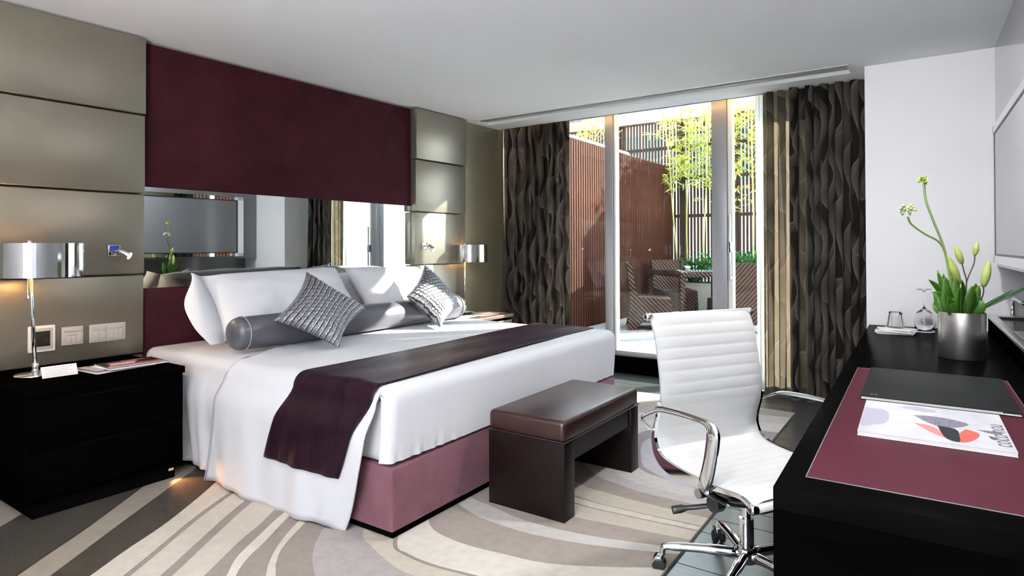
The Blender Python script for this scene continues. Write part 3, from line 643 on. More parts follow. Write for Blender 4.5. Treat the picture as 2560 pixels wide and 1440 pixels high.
# ================================================================== LAMPS
def bedside_lamp(loc, label, lean, power, R, off):
    t = thing('table_lamp', label, 'lamp', loc)
    MB().lathe([(0.0, 0.0), (0.088, 0.0), (0.090, 0.004), (0.086, 0.010), (0.03, 0.014), (0.0, 0.014)], n=40).build('base', 'chrome', t, smooth=True)
    px, py = lean
    MB().tube([(0, 0, 0.012), (px, py, 0.655)], 0.0085, 14).build('pole', 'chrome', t, smooth=True)
    MB().lathe([(0.016, 0.012), (0.016, 0.060), (0.010, 0.064), (0.0, 0.064)], n=20).build('collar', 'chrome', t, smooth=True)
    MB().lathe([(0.0, 0.0), (0.010, 0.0), (0.012, 0.012), (0.011, 0.026), (0.0, 0.03)], (px, py, 0.655), n=16).build('finial', 'chrome', t, smooth=True)
    cx, cy, z0, z1 = px + off[0], py + off[1], 0.497, 0.666
    MB().lathe([(R - 0.003, z0), (R, z0), (R, z1), (R - 0.003, z1), (R - 0.003, z0)], (cx, cy, 0), n=72, cap=False).build('shade', 'chrome', t, smooth=False, label='mirror-finish drum shade')
    MB().lathe([(R - 0.0035, z0 + 0.001), (R - 0.0035, z1 - 0.001)], (cx, cy, 0), n=48, cap=False).build('shade_lining', 'shade_in', t, smooth=True)
    sp = MB()
    for k in range(3): a = k * 2.094; sp.tube([(px, py, 0.650), (cx + (R - 0.004) * math.cos(a), cy + (R - 0.004) * math.sin(a), 0.650)], 0.003, 6)
    sp.build('shade_spider', 'chrome', t)
    MB().lathe([(0.0, 0.0), (0.014, 0.004), (0.028, 0.030), (0.030, 0.052), (0.018, 0.078), (0.0, 0.086)], (cx, cy, 0.530), n=20).build('bulb', 'bulb', t, smooth=True)
    MB().tube([(px + 0.045, py - 0.02, 0.56), (px + 0.045, py - 0.02, 0.40)], 0.0012, 6).lathe([(0.0, 0), (0.005, 0.002), (0.004, 0.014), (0.0, 0.016)], (px + 0.045, py - 0.02, 0.390), n=8).build('pull_cord', 'chrome', t)
    l = bpy.data.lights.new('lamp_bulb_light', 'POINT'); l.energy = power; l.color = (1.0, 0.58, 0.26); l.shadow_soft_size = 0.035
    o = bpy.data.objects.new('lamp_bulb_light', l); COL.objects.link(o); o.parent = t; o.location = (cx, cy, 0.575)
    return t
bedside_lamp((-3.745, 1.215, 0.6165), 'chrome bedside lamp with drum shade on the black nightstand, left edge', (-0.022, -0.020), 10.0, 0.195, (0.035, 0.025))
bedside_lamp((-3.862, 4.825, 0.6165), 'chrome bedside lamp with drum shade beside the dark curtain', (0.0, 0.0), 3.0, 0.165, (0.050, 0.034))
def sconce(s_, t_, z, ang, label, blue):
    t = thing('reading_light', label, 'light', P0, OL)
    B('wall_plate', t_, t_ + 0.010, s_ - 0.033, s_ + 0.033, z - 0.033, z + 0.033, 'chrome', t, bevel=0.004)
    if blue: B('painted_reflection', t_ + 0.010, t_ + 0.0105, s_ - 0.026, s_ + 0.026, z - 0.004, z + 0.029, 'blue_reflection', t, label='blue reflection painted on the plate')  # blue reflection on the chrome, painted as a flat patch
    e = Vector((t_ + 0.075, s_ + 0.012 + ang[0], z - 0.014))
    MB().tube([(t_ + 0.010, s_, z), (t_ + 0.035, s_ + 0.002, z - 0.002), tuple(e)], 0.008, 12).build('arm', 'chrome', t, smooth=True)
    d = Vector(ang[1]).normalized(); a = e - d * 0.035; b_ = e + d * 0.038
    hd = MB().tube([a, a + d * 0.006, a + d * 0.03, b_ - d * 0.004, b_], [0.014, 0.020, 0.022, 0.025, 0.024], 24).build('head', 'chrome', t, smooth=True)
    MB().tube([b_, b_ + d * 0.0015], 0.020, 20).build('lens', 'spot_face', hd, label='lit round lens')
    l = bpy.data.lights.new('reading_light_beam', 'SPOT'); l.energy = 2.5; l.color = (1, 0.8, 0.55); l.spot_size = 1.2; l.shadow_soft_size = 0.02
    o = bpy.data.objects.new('reading_light_beam', l); COL.objects.link(o); o.parent = t; o.location = b_ + d * 0.006; o.rotation_mode = 'QUATERNION'; o.rotation_quaternion = d.to_track_quat('-Z', 'Y')
sconce(-0.215, TR[2], 1.243, (0.01, (0.55, 0.55, -0.42)), 'chrome wall reading light with blue reflection painted on its plate above the switches', True)
sconce(2.400, TR[2], 1.272, (0.0, (0.75, 0.05, -0.62)), 'chrome wall reading light on the bright panel beyond the bed', False)
# switch plates
def plate(s0, s1, z0, z1, label, groups, name='switch_plate', cat='switch'):
    t = thing(name, label, cat, P0, OL); X = TR[4] if (z0 + z1) / 2 < ZR[4] else TR[3]
    B('plate', X, X + 0.011, s0, s1, z0, z1, 'ivory', t, bevel=0.003)
    for (a, b_, c_, d_) in groups:
        B('rocker', X + 0.0105, X + 0.0135, s0 + (s1 - s0) * a, s0 + (s1 - s0) * b_, z0 + (z1 - z0) * c_, z0 + (z1 - z0) * d_, 'ivory', t, bevel=0.0015)
plate(-0.476, -0.371, 0.712, 0.815, 'small ivory switch plate between the framed socket and the wide plate', [(0.08, 0.92, 0.72, 0.92), (0.2, 0.42, 0.1, 0.5), (0.45, 0.66, 0.1, 0.5), (0.69, 0.9, 0.1, 0.65), (0.2, 0.66, 0.53, 0.66)])
plate(-0.341, -0.150, 0.710, 0.815, 'wide ivory switch plate nearest the headboard', [(0.10, 0.46, 0.66, 0.9), (0.10, 0.27, 0.1, 0.6), (0.29, 0.46, 0.1, 0.6), (0.54, 0.92, 0.7, 0.9), (0.54, 0.65, 0.1, 0.64), (0.67, 0.79, 0.1, 0.64), (0.81, 0.92, 0.1, 0.64)])
fs = thing('framed_socket', 'white rounded frame with dark glossy panel behind the left lamp pole', 'socket', P0, OL); X = TR[3]
B('frame', X, X + 0.014, -0.631, -0.505, 0.690, 0.835, 'white_plastic', fs, bevel=0.012, seg=4)
B('inner_frame', X + 0.0135, X + 0.017, -0.617, -0.519, 0.705, 0.821, 'ivory', fs, bevel=0.003)
B('dark_panel', X + 0.0165, X + 0.0185, -0.604, -0.532, 0.722, 0.805, 'dark_panel', fs, bevel=0.001)

# ------------------------------------------------------------------ magazines and cards on the nightstands
def magazine(loc, rz, w, d, h, cover, label, spine='paper'):
    t = thing('magazine', label, 'magazine', loc, rz)
    B('pages', -w / 2 + 0.002, w / 2 - 0.002, -d / 2 + 0.002, d / 2 - 0.002, 0.0008, h - 0.0008, spine, t)
    B('back_cover', -w / 2, w / 2, -d / 2, d / 2, 0, 0.0008, 'paper', t); B('front_cover', -w / 2, w / 2, -d / 2, d / 2, h - 0.0008, h, cover, t)
    return t
def cover_print(t, h, bits):
    for (x0, x1, y0, y1, mm) in bits: B('printed_block', x0, x1, y0, y1, h, h + 0.0003, mm, t)
m1 = magazine((-3.62, 1.535, 0.6165), math.radians(4), 0.225, 0.30, 0.012, 'dark_ink', 'magazine with dark cover lying under the red-titled one', 'paper')
cover_print(m1, 0.012, [(-0.10, 0.10, -0.145, -0.10, 'pale_ink'), (-0.08, 0.06, -0.095, -0.075, 'paper'), (0.02, 0.10, -0.06, 0.12, 'red_ink'), (-0.10, -0.02, -0.02, 0.10, 'grey_ink')])
m2_ = magazine((-3.585, 1.595, 0.6292), math.radians(-3), 0.215, 0.285, 0.009, 'dark_ink', 'magazine with red and white title on top of the nightstand pair', 'paper')
cover_print(m2_, 0.009, [(0.055, 0.104, -0.14, 0.14, 'pale_ink'), (0.015, 0.050, -0.12, 0.135, 'red_ink'), (-0.02, 0.008, -0.10, 0.02, 'paper'), (-0.06, -0.035, -0.10, 0.05, 'pale_ink'), (-0.095, -0.075, -0.02, 0.10, 'red_ink')])
tc_ = thing('tent_card', 'white folded tent card in front of the left lamp base', 'card', (-3.63, 1.275, 0.6167), math.radians(-4))
MB().add([(0.03, -0.075, 0), (0.03, 0.075, 0), (0, 0.075, 0.05), (0, -0.075, 0.05)], [(0, 1, 2, 3)]) if False else None
tcm = MB(); tcm.add([(0.028, -0.075, 0), (0.028, 0.075, 0), (0, 0.075, 0.052), (0, -0.075, 0.052), (-0.028, -0.075, 0), (-0.028, 0.075, 0)], [(0, 1, 2, 3), (3, 2, 5, 4)])
tcm.build('card', 'paper', tc_, solid=0.001)
for k in range(5): B('printed_line', 0, 0.0004, -0.06, 0.055 - 0.02 * (k % 2), 0, 0.0012, 'pale_ink', tc_).matrix_local = Matrix.Translation((0.0245 - 0.0046 * k, 0, 0.008 + 0.0085 * k)) @ Matrix.Rotation(-0.49, 4, 'Y')
for (x, y, rz_, w, d, h, mm, lab, nm, ct) in ((-3.50, 4.40, 0.1, 0.15, 0.21, 0.010, 'dark_ink', 'dark notepad folder with white sheet at the front of the far nightstand', 'notepad', 'notepad'), (-3.52, 4.70, -0.2, 0.16, 0.24, 0.004, 'paper', 'loose white sheets at the corner of the far nightstand', 'paper_sheets', 'paper'), (-3.70, 4.62, 0.1, 0.13, 0.17, 0.022, 'dark_ink', 'small dark box by the far lamp base', 'small_box', 'box')):
    t = thing(nm, lab, ct, (x, y, 0.6165), rz_)
    B('cover', -w / 2, w / 2, -d / 2, d / 2, 0, h, mm, t, bevel=0.001)
    if mm != 'paper': B('top_sheet', -w / 2 + 0.012, w / 2 - 0.012, -d / 2 + 0.012, d / 2 - 0.012, h, h + 0.001, 'paper' if nm == 'notepad' else 'steel', t)

# ================================================================== BENCH
bn = thing('bench', 'brown leather bench with dark wooden panel legs at the foot of the bed', 'bench', (-1.788, 2.417, 0.0135))
B('leg', 0, 0.421, 0, 0.095, 0, 0.352, 'espresso', bn, bevel=0.002); B('leg', 0, 0.421, 0.745, 0.84, 0, 0.352, 'espresso', bn, bevel=0.002)
B('apron', 0.01, 0.411, 0.095, 0.745, 0.255, 0.352, 'espresso', bn)
def bcush(u, v):
    a, b_ = 2 * u - 1, 2 * v - 1
    return (0.2105 + 0.2125 * a, 0.42 + 0.422 * b_, 0.448 + 0.010 * max(0, (1 - a ** 4) * (1 - b_ ** 4)))
B('cushion', -0.002, 0.423, -0.002, 0.842, 0.353, 0.452, 'brown_leather', bn, bevel=0.024, seg=5)
MB().tube([(-0.003, -0.003, 0.358), (0.424, -0.003, 0.358), (0.424, 0.843, 0.358), (-0.003, 0.843, 0.358)], 0.003, 6, closed=True).build('piping', 'brown_leather', bn)

# ================================================================== OFFICE CHAIR
ch = thing('office_chair', 'white ribbed leather office chair with chrome frame at the desk', 'chair', (-0.575, 2.385, 0), math.radians(-31.3))
prof_c = [(-0.236, 0.978), (-0.205, 0.90), (-0.184, 0.80), (-0.172, 0.71), (-0.176, 0.63), (-0.196, 0.56), (-0.197, 0.51), (-0.165, 0.466), (-0.09, 0.448), (0.02, 0.443), (0.14, 0.445), (0.235, 0.452), (0.285, 0.436)]
PP = smooth_path([(u, 0, z) for u, z in prof_c], 14); NPP = len(PP)
LL = [0.0]
for i in range(1, NPP): LL.append(LL[-1] + (PP[i] - PP[i - 1]).length)
def sling(w0, w1, hi, rib):
    mb = MB(); nv = 14; NS = 260
    def at(s_):
        k = 0
        lo, hi_ = 0, NPP - 2
        while lo < hi_:
            mid = (lo + hi_ + 1) // 2
            if LL[mid] <= s_: lo = mid
            else: hi_ = mid - 1
        k = lo; t_ = (s_ - LL[k]) / max(1e-9, LL[k + 1] - LL[k]); p = PP[k].lerp(PP[k + 1], t_)
        d = (PP[min(NPP - 1, k + 2)] - PP[max(0, k - 1)]).normalized(); return p, Vector((-d.z, 0, d.x))
    def f(side):
        def g(i, j):
            s_ = i * LL[-1]; p, n_ = at(s_)
            if n_.z < 0 and n_.x < 0: n_ = -n_
            a = 2 * j - 1; y = w0 + (w1 - w0) * j
            edge = (1 - abs(a) ** 8) ** 0.5
            h_ = 0.004 + (hi * edge * (0.84 + 0.16 * abs(math.sin(PI * s_ / rib)) ** 0.45) if side > 0 else 0)
            return p + n_ * h_ * side + Vector((0, y, 0))
        return g
    mb.grid(f(1), NS, nv); mb.grid(f(-1), NS, 2); return mb
sl = sling(-0.256, 0.256, 0.016, 0.043).build('sling_seat', 'white_leather', ch, smooth=True)
for y in (-0.262, 0.262):
    r_ = MB(); pts = [p for p in PP[:-2] if p.z < 0.66]
    vv = []
    for i, p in enumerate(pts):
        d = (pts[min(len(pts) - 1, i + 1)] - pts[max(0, i - 1)]).normalized(); n_ = Vector((-d.z, 0, d.x))
        if n_.z < 0 and n_.x < 0: n_ = -n_
        k = i / (len(pts) - 1); dp = 0.006 + 0.034 * math.exp(-((k - 0.50) / 0.20) ** 2)
        for (w_, q) in ((-0.006, 0.004), (0.006, 0.004), (0.006, -dp), (-0.006, -dp)): vv.append(p + n_ * q + Vector((0, y + w_, 0)))
    n4 = len(pts); ff = []
    for i in range(n4 - 1):
        for j in range(4): ff.append((4 * i + j, 4 * i + (j + 1) % 4, 4 * i + 4 + (j + 1) % 4, 4 * i + 4 + j))
    ff += [(3, 2, 1, 0), (4 * n4 - 4, 4 * n4 - 3, 4 * n4 - 2, 4 * n4 - 1)]
    r_.add(vv, ff); r_.build('side_rail', 'chrome', ch)
for (u, z) in ((-0.240, 0.978), (0.287, 0.430)):
    tb = MB().tube([(u, -0.250, z), (u, 0.250, z)], 0.014, 20).build('roll_bar', 'white_leather', ch, smooth=True)
    for s_ in (-1, 1):
        MB().tube([(u, s_ * 0.250, z), (u, s_ * 0.268, z), (u, s_ * 0.274, z)], [0.0165, 0.0165, 0.013], 20).build('end_cap', 'chrome', tb, smooth=True)
        MB().tube([(u, s_ * 0.274, z), (u, s_ * 0.2755, z)], 0.007, 12).build('bolt', 'dark_chrome', tb)
for s_ in (-1, 1):
    ap = smooth_path([(-0.205, s_ * 0.272, 0.545), (-0.228, s_ * 0.300, 0.590), (-0.165, s_ * 0.305, 0.632), (-0.09, s_ * 0.305, 0.657), (0.09, s_ * 0.305, 0.668), (0.145, s_ * 0.305, 0.660), (0.160, s_ * 0.303, 0.628), (0.140, s_ * 0.298, 0.540), (0.108, s_ * 0.290, 0.460), (0.070, s_ * 0.272, 0.420)], 7)
    R_ = []
    for i in range(len(ap)):
        k = i / (len(ap) - 1); R_.append(0.0085 + 0.0105 * sstep(0.45, 0.68, k) - 0.006 * sstep(0.85, 1, k))
    MB().tube(ap, R_, 14, squash=(0.55, 1.35)).build('armrest', 'chrome', ch, smooth=True)
for u in (0.075, -0.135):
    z_ = 0.405 if u > 0 else 0.44
    MB().tube(smooth_path([(u, -0.258, z_ + 0.01), (u * 0.9, -0.17, z_ - 0.045), (u * 0.55, -0.06, z_ - 0.085), (u * 0.5, 0, z_ - 0.09), (u * 0.55, 0.06, z_ - 0.085), (u * 0.9, 0.17, z_ - 0.045), (u, 0.258, z_ + 0.01)], 5), 0.014, 12).build('antler_spreader', 'chrome', ch, smooth=True)
B('tilt_mechanism', -0.115, 0.125, -0.055, 0.055, 0.305, 0.375, 'plastic', ch, bevel=0.018, seg=3)
MB().tube([(0.03, -0.055, 0.340), (0.03, -0.150, 0.338)], 0.010, 12).tube([(0.03, -0.15, 0.338), (0.03, -0.158, 0.338), (0.03, -0.190, 0.338)], [0.026, 0.030, 0.030], 24).build('tension_knob', 'plastic', ch, smooth=False)
MB().tube([(-0.08, -0.055, 0.330), (-0.08, -0.155, 0.330)], 0.018, 20).build('side_knob', 'plastic', ch); MB().tube([(-0.08, -0.155, 0.330), (-0.08, -0.160, 0.330)], 0.0185, 20).build('knob_face', 'alu', ch)
MB().tube(smooth_path([(0.0, -0.05, 0.31), (-0.06, -0.12, 0.288), (-0.11, -0.19, 0.272), (-0.135, -0.235, 0.262)], 4), [0.007] * 5 + [0.008] * 4 + [0.013] * 4, 10, squash=(0.6, 1.2)).build('lever', 'plastic', ch, smooth=True)
MB().tube([(0, 0, 0.10), (0, 0, 0.245), (0, 0, 0.246), (0, 0, 0.33)], [0.026, 0.026, 0.0155, 0.0155], 24).build('gas_column', 'chrome', ch, smooth=False)
MB().lathe([(0.030, 0.082), (0.036, 0.086), (0.038, 0.12), (0.034, 0.135), (0.027, 0.140)], n=28).build('hub', 'chrome', ch, smooth=True)
for k in range(5):
    a = math.radians(227.3 + 72 * k); dx, dy = math.cos(a), math.sin(a)
    MB().tube(smooth_path([(0.03 * dx, 0.03 * dy, 0.112), (0.15 * dx, 0.15 * dy, 0.108), (0.28 * dx, 0.28 * dy, 0.097), (0.302 * dx, 0.302 * dy, 0.086), (0.305 * dx, 0.305 * dy, 0.062)], 5), [0.019] * 5 + [0.016] * 5 + [0.013] * 6 + [0.011] * 5, 14).build('base_arm', 'chrome', ch, smooth=True)
    cs_ = thing('x', 'x', 'x') if False else None
    px_, py_ = 0.318 * dx, 0.318 * dy
    w = MB()
    for q in (-1, 1):
        c1 = Vector((px_ - dy * 0.006 * q, py_ + dx * 0.006 * q, 0.027)); c2 = Vector((px_ - dy * 0.024 * q, py_ + dx * 0.024 * q, 0.027))
        w.tube([c1, c1.lerp(c2, 0.15), c1.lerp(c2, 0.85), c2], [0.023, 0.0255, 0.0255, 0.022], 22)
    cw = w.build('caster', 'plastic', ch, label='twin-wheel caster')
    hcov = MB(); 
    for q in range(9):
        th = math.radians(20 + 15 * q); pass
    MB().tube([(px_ - dx * 0.020, py_ - dy * 0.020, 0.045), (px_ - dx * 0.006, py_ - dy * 0.006, 0.056), (px_ + dx * 0.012, py_ + dy * 0.012, 0.054), (px_ + dx * 0.026, py_ + dy * 0.026, 0.036)], 0.013, 10, squash=(0.5, 1.9)).build('caster_hood', 'chrome', cw, smooth=True)

# ================================================================== DESK (frame of the right-hand wall)
DF = (0.357, 5.132, 0)
dk = thing('desk', 'long black desk with burgundy leather inlay along the right wall', 'desk', DF, OR)
B('top', -0.730, -0.052, -3.581, -0.010, 0.635, 0.690, 'black_gloss', dk, bevel=0.003)
B('end_panel', -0.730, -0.052, -3.581, -3.521, 0.0, 0.635, 'black_wood', dk, bevel=0.002)
B('back_panel', -0.072, -0.052, -3.52, -0.010, 0.10, 0.635, 'black_wood', dk)
B('end_panel', -0.730, -0.072, -0.060, -0.010, 0.0, 0.635, 'black_wood', dk, bevel=0.002)
d1 = B('drawer_unit', -0.700, -0.072, -1.30, -0.062, 0.40, 0.634, 'black_wood', dk)
B('leather_inlay', -0.672, -0.135, -3.476, -1.865, 0.6895, 0.6908, 'burg_leather', dk, label='burgundy leather writing surface')
fr_ = MB()
for (x0, x1, y0, y1) in ((-0.6745, -0.672, -3.478, -1.863), (-0.135, -0.1325, -3.478, -1.863), (-0.6745, -0.1325, -3.4785, -3.476), (-0.6745, -0.1325, -1.865, -1.8625)): fr_.box(x0, x1, y0, y1, 0.6895, 0.6912)
fr_.build('inlay_edge', 'alu', dk)
B('back_ledge', -0.052, -0.002, -3.581, -1.955, 0.635, 0.690, 'black_wood', dk)
# sideboard with steel sink in the niche
sk = thing('sink_unit', 'stainless steel sink and counter in the niche behind the flower pot', 'sink', DF, OR)
B('cabinet', -0.050, 0.315, -1.95, -0.012, 0.0, 0.780, 'black_wood', sk)
ct = MB(); X0, X1, Y0, Y1 = -0.052, 0.315, -1.95, -0.008
bx0, bx1, by0, by1 = -0.012, 0.27, -0.93, -0.13
ct.box(X0, bx0, Y0, Y1, 0.780, 0.800); ct.box(bx1, X1, Y0, Y1, 0.780, 0.800); ct.box(bx0, bx1, Y0, by0, 0.780, 0.800); ct.box(bx0, bx1, by1, Y1, 0.780, 0.800)
ct.build('counter', 'steel', sk, bevel=0.002)
bs = MB(); bs.box(bx0, bx0 + 0.004, by0, by1, 0.782, 0.799); bs.box(bx1 - 0.004, bx1, by0, by1, 0.782, 0.799); bs.box(bx0, bx1, by0, by0 + 0.004, 0.782, 0.799); bs.box(bx0, bx1, by1 - 0.004, by1, 0.782, 0.799); bs.box(bx0, bx1, by0, by1, 0.781, 0.784)
bs.build('basin', 'dark_chrome', sk)
MB().tube([(0.072, -0.055, 0.80), (0.072, -0.055, 0.90)], [0.014, 0.011], 16).tube(smooth_path([(0.072, -0.055, 0.90), (0.078, -0.09, 0.915), (0.11, -0.22, 0.895)], 4), 0.010, 12).build('tap', 'chrome', sk, smooth=True)
MB().tube([(0.072, -0.055, 0.905), (0.15, -0.06, 0.885)], 0.006, 10).build('tap_lever', 'chrome', sk, smooth=True)
# kettle standing on the counter (seen in the mirror)
kt = thing('kettle', 'chrome kettle with black handle on the steel counter', 'kettle', (0.60, 3.95, 0.8005))
MB().lathe([(0.0, 0.0), (0.075, 0.0), (0.08, 0.01), (0.078, 0.08), (0.055, 0.135), (0.03, 0.15), (0.0, 0.152)], n=32).build('body', 'chrome', kt, smooth=True)
MB().lathe([(0.012, 0.150), (0.014, 0.165), (0.0, 0.17)], n=14).build('lid_knob', 'plastic', kt, smooth=True)
MB().tube(smooth_path([(0, 0.05, 0.13), (0, 0.10, 0.165), (0, 0.125, 0.13), (0, 0.12, 0.07), (0, 0.08, 0.03)], 6), 0.010, 12).build('handle', 'plastic', kt, smooth=True)
MB().tube([(0, -0.06, 0.06), (0, -0.10, 0.11), (0, -0.13, 0.145)], [0.02, 0.014, 0.010], 14).build('spout', 'chrome', kt, smooth=True)
# television
tv = thing('television', 'wall-mounted flat screen with mirrored bezel on the grey wall', 'television', DF, OR)
TY0, TY1, TZ0, TZ1 = -1.95, -0.215, 1.145, 2.00
B('back_case', -0.030, -0.001, TY0, TY1, TZ0, TZ1, 'alu', tv, bevel=0.002)
bz = MB(); q = 0.085
bz.box(-0.036, -0.030, TY0, TY1, TZ0, TZ0 + q * 0.55); bz.box(-0.036, -0.030, TY0, TY1, TZ1 - q * 0.55, TZ1); bz.box(-0.036, -0.030, TY0, TY0 + q, TZ0, TZ1); bz.box(-0.036, -0.030, TY1 - q, TY1, TZ0, TZ1)
bz.build('bezel', 'frame_mirror', tv)
iz = MB(); a0, a1, b0, b1 = TY0 + q, TY1 - q, TZ0 + q * 0.55, TZ1 - q * 0.55; w_ = 0.012
iz.box(-0.0365, -0.029, a0, a1, b0, b0 + w_); iz.box(-0.0365, -0.029, a0, a1, b1 - w_, b1); iz.box(-0.0365, -0.029, a0, a0 + w_ * 1.6, b0, b1); iz.box(-0.0365, -0.029, a1 - w_ * 1.6, a1, b0, b1)
iz.build('inner_trim', 'plastic', tv)
B('screen', -0.0335, -0.0300, a0 + w_, a1 - w_, b0 + w_, b1 - w_, 'screen', tv)

# ------------------------------------------------------------------ things on the desk
DZ = 0.6912
fo = thing('folder', 'black grained compendium folder on the burgundy inlay', 'folder', (0.008, 2.905, DZ), math.radians(0.8))
B('cover', -0.232, 0.232, -0.315, 0.315, 0.0105, 0.0140, 'folder', fo, bevel=0.001); B('cover', -0.232, 0.232, -0.315, 0.315, 0, 0.0025, 'folder', fo, bevel=0.0008)
B('page_block', -0.228, 0.228, -0.3155, 0.310, 0.0026, 0.0068, 'paper', fo); B('page_block', -0.228, 0.180, -0.3165, 0.310, 0.0072, 0.0104, 'paper', fo)
text_mesh('emblem', '3S', 0.030, Matrix.Translation((-0.205, -0.285, 0.0141)), 'ink', fo)
mg = thing('magazine', 'glossy magazine with a red-lipped cover portrait beside the black folder', 'magazine', (-0.004, 2.312, DZ), math.radians(1.2))
MW, MD, MH = 0.372, 0.440, 0.0125
B('pages', -MW / 2 + 0.001, MW / 2 - 0.001, -MD / 2 + 0.001, MD / 2, 0.001, MH - 0.001, 'paper', mg); B('back_cover', -MW / 2, MW / 2, -MD / 2, MD / 2, 0, 0.001, 'paper', mg)
fc = B('front_cover', -MW / 2, MW / 2, -MD / 2, MD / 2, MH - 0.001, MH, 'gloss_cover', mg)
def pic(name, pts, mm, lift):
    P_ = smooth_path([(x, y, 0) for x, y in pts] + [(pts[0][0], pts[0][1], 0)], 6)[:-1]
    MB().poly([(p.x, p.y) for p in P_], MH, MH + lift).build(name, mm, fc)
pic('printed_shade', [(-0.184, 0.10), (-0.12, 0.09), (-0.115, -0.06), (-0.15, -0.12), (-0.183, -0.13)], 'pale_ink', 0.0002)
pic('printed_eye', [(-0.09, 0.16), (-0.05, 0.20), (0.0, 0.185), (0.02, 0.15), (-0.03, 0.135)], 'pale_ink', 0.0002)
pic('printed_bud', [(-0.045, 0.07), (0.0, 0.085), (0.06, 0.07), (0.095, 0.03), (0.05, -0.035), (0.0, -0.02)], 'grey_ink', 0.0004)
pic('printed_lip', [(-0.045, -0.03), (0.0, -0.045), (0.03, -0.12), (0.06, -0.19), (0.005, -0.135)], 'pink_ink', 0.0003)
pic('printed_lip', [(0.045, -0.19), (0.075, -0.06), (0.09, -0.035), (0.115, -0.07), (0.10, -0.14), (0.075, -0.185)], 'red_ink', 0.0003)
pic('printed_stalk', [(0.015, -0.03), (0.06, -0.05), (0.065, -0.13), (0.06, -0.19), (0.03, -0.16)], 'dark_ink', 0.0005)
pic('printed_shadow', [(0.11, -0.02), (0.15, -0.015), (0.175, -0.02), (0.15, -0.05)], 'grey_ink', 0.0002)
pic('printed_mark', [(0.135, -0.075), (0.15, -0.085), (0.15, -0.115), (0.138, -0.105)], 'ink', 0.0003)
text_mesh('printed_title', 'coco-nou', 0.066, Matrix.Translation((0.180, -0.175, MH)) @ Matrix.Rotation(math.radians(90), 4, 'Z') @ Matrix.Diagonal((1, 1, 1, 1)), 'ink', fc)
# napkins, tumbler, wine glass
nk = thing('napkin_stack', 'small stack of white napkins and leaflets under the tumbler', 'napkins', (-0.190, 4.70, 0.6905), math.radians(-4))
for k, (dx, dy, r_, w, d) in enumerate(((0, 0, 0.0, 0.20, 0.19), (-0.01, 0.01, 0.10, 0.22, 0.17), (0.01, -0.01, -0.12, 0.19, 0.19), (0.0, 0.015, 0.22, 0.21, 0.16), (0.015, 0.0, -0.2, 0.18, 0.16))):
    o = B('napkin', -w / 2, w / 2, -d / 2, d / 2, 0, 0.0055, 'paper', nk, bevel=0.001); o.location = (dx, dy, 0.0062 * k); o.rotation_euler = (0.0, 0.012 * (k - 2), r_)
tm = MB().lathe([(0.050, 0.0), (0.050, 0.002), (0.037, 0.098), (0.033, 0.103), (0.0, 0.103), (0.0, 0.084), (0.032, 0.081), (0.0465, 0.002), (0.0465, 0.0), (0.050, 0.0)], n=12, cap=False).build('tumbler', 'drink_glass', smooth=False)
tm.location = (-0.195, 4.74, 0.7235); tag(tm, 'upturned faceted glass tumbler on the napkins', 'glass')
co = MB().lathe([(0, 0), (0.058, 0), (0.060, 0.003), (0.058, 0.006), (0, 0.006)], n=36).build('coaster', 'paper', smooth=True); co.location = (-0.040, 4.86, 0.6903); tag(co, 'round white coaster under the wine glass', 'coaster')
wg = MB().lathe([(0.050, 0.0), (0.056, 0.045), (0.0565, 0.085), (0.049, 0.112), (0.026, 0.136), (0.0065, 0.155), (0.0045, 0.18), (0.0045, 0.245), (0.008, 0.262), (0.044, 0.272), (0.044, 0.274), (0.0, 0.274)], n=40, cap=False)
wg.lathe([(0.0, 0.132), (0.024, 0.132), (0.0475, 0.110), (0.055, 0.085), (0.0545, 0.045), (0.0485, 0.0), (0.050, 0.0)], n=40, cap=False)
wgo = wg.build('wine_glass', 'drink_glass', smooth=True, merge=0.00005); wgo.location = (-0.040, 4.86, 0.6966); tag(wgo, 'upturned wine glass on a coaster behind the flower pot', 'glass')

# ------------------------------------------------------------------ flower pot
PX, PYY, PZ = 0.125, 3.835, 0.6905
pot = thing('flower_pot', 'brushed steel pot of lilies and allium stems on the black desk', 'plant', (PX, PYY, PZ))
MB().lathe([(0.0, 0.0), (0.099, 0.0), (0.1, 0.002), (0.1, 0.230), (0.097, 0.230), (0.097, 0.19), (0.0, 0.19)], n=64).build('pot', 'steel', pot, smooth=False)
for p in pot.children[0].data.polygons: p.use_smooth = True
try: pot.children[0].data.set_sharp_from_angle(angle=0.6)
except Exception: pass
MB().lathe([(0.096, 0.193), (0.05, 0.20), (0.0, 0.203)], n=32).build('soil', 'soil', pot)
def L3(p): return (p[0] - 0.12 , p[1] - 3.80, p[2] - PZ)     # points noted in room coordinates
def stalk(pts, r, mm, name='stem'): return MB().tube(smooth_path([L3(p) for p in pts], 7), r, 8).build(name, mm, pot, smooth=True)
s1 = stalk([(0.10, 3.79, 0.90), (0.081, 3.773, 1.00), (0.053, 3.755, 1.222), (0.005, 3.722, 1.382), (-0.024, 3.702, 1.482), (-0.033, 3.696, 1.57)], 0.0055, 'stem')
s2 = stalk([(0.10, 3.785, 0.90), (0.075, 3.768, 1.05), (0.057, 3.757, 1.202), (0.029, 3.738, 1.272), (-0.028, 3.699, 1.312), (-0.086, 3.66, 1.363), (-0.101, 3.65, 1.40)], 0.005, 'stem')
fl = MB(); rr = random.Random(3); cc = Vector(L3((-0.036, 3.694, 1.580)))
for k in range(16):
    d = Vector((rr.uniform(-1, 1), rr.uniform(-1, 1), rr.uniform(-0.3, 0.9))).normalized(); e = cc + d * 0.030
    sd = d.orthogonal().normalized() * 0.012; fl.add([cc, cc.lerp(e, 0.6) + sd, e, cc.lerp(e, 0.6) - sd], [(0, 1, 2, 3)])
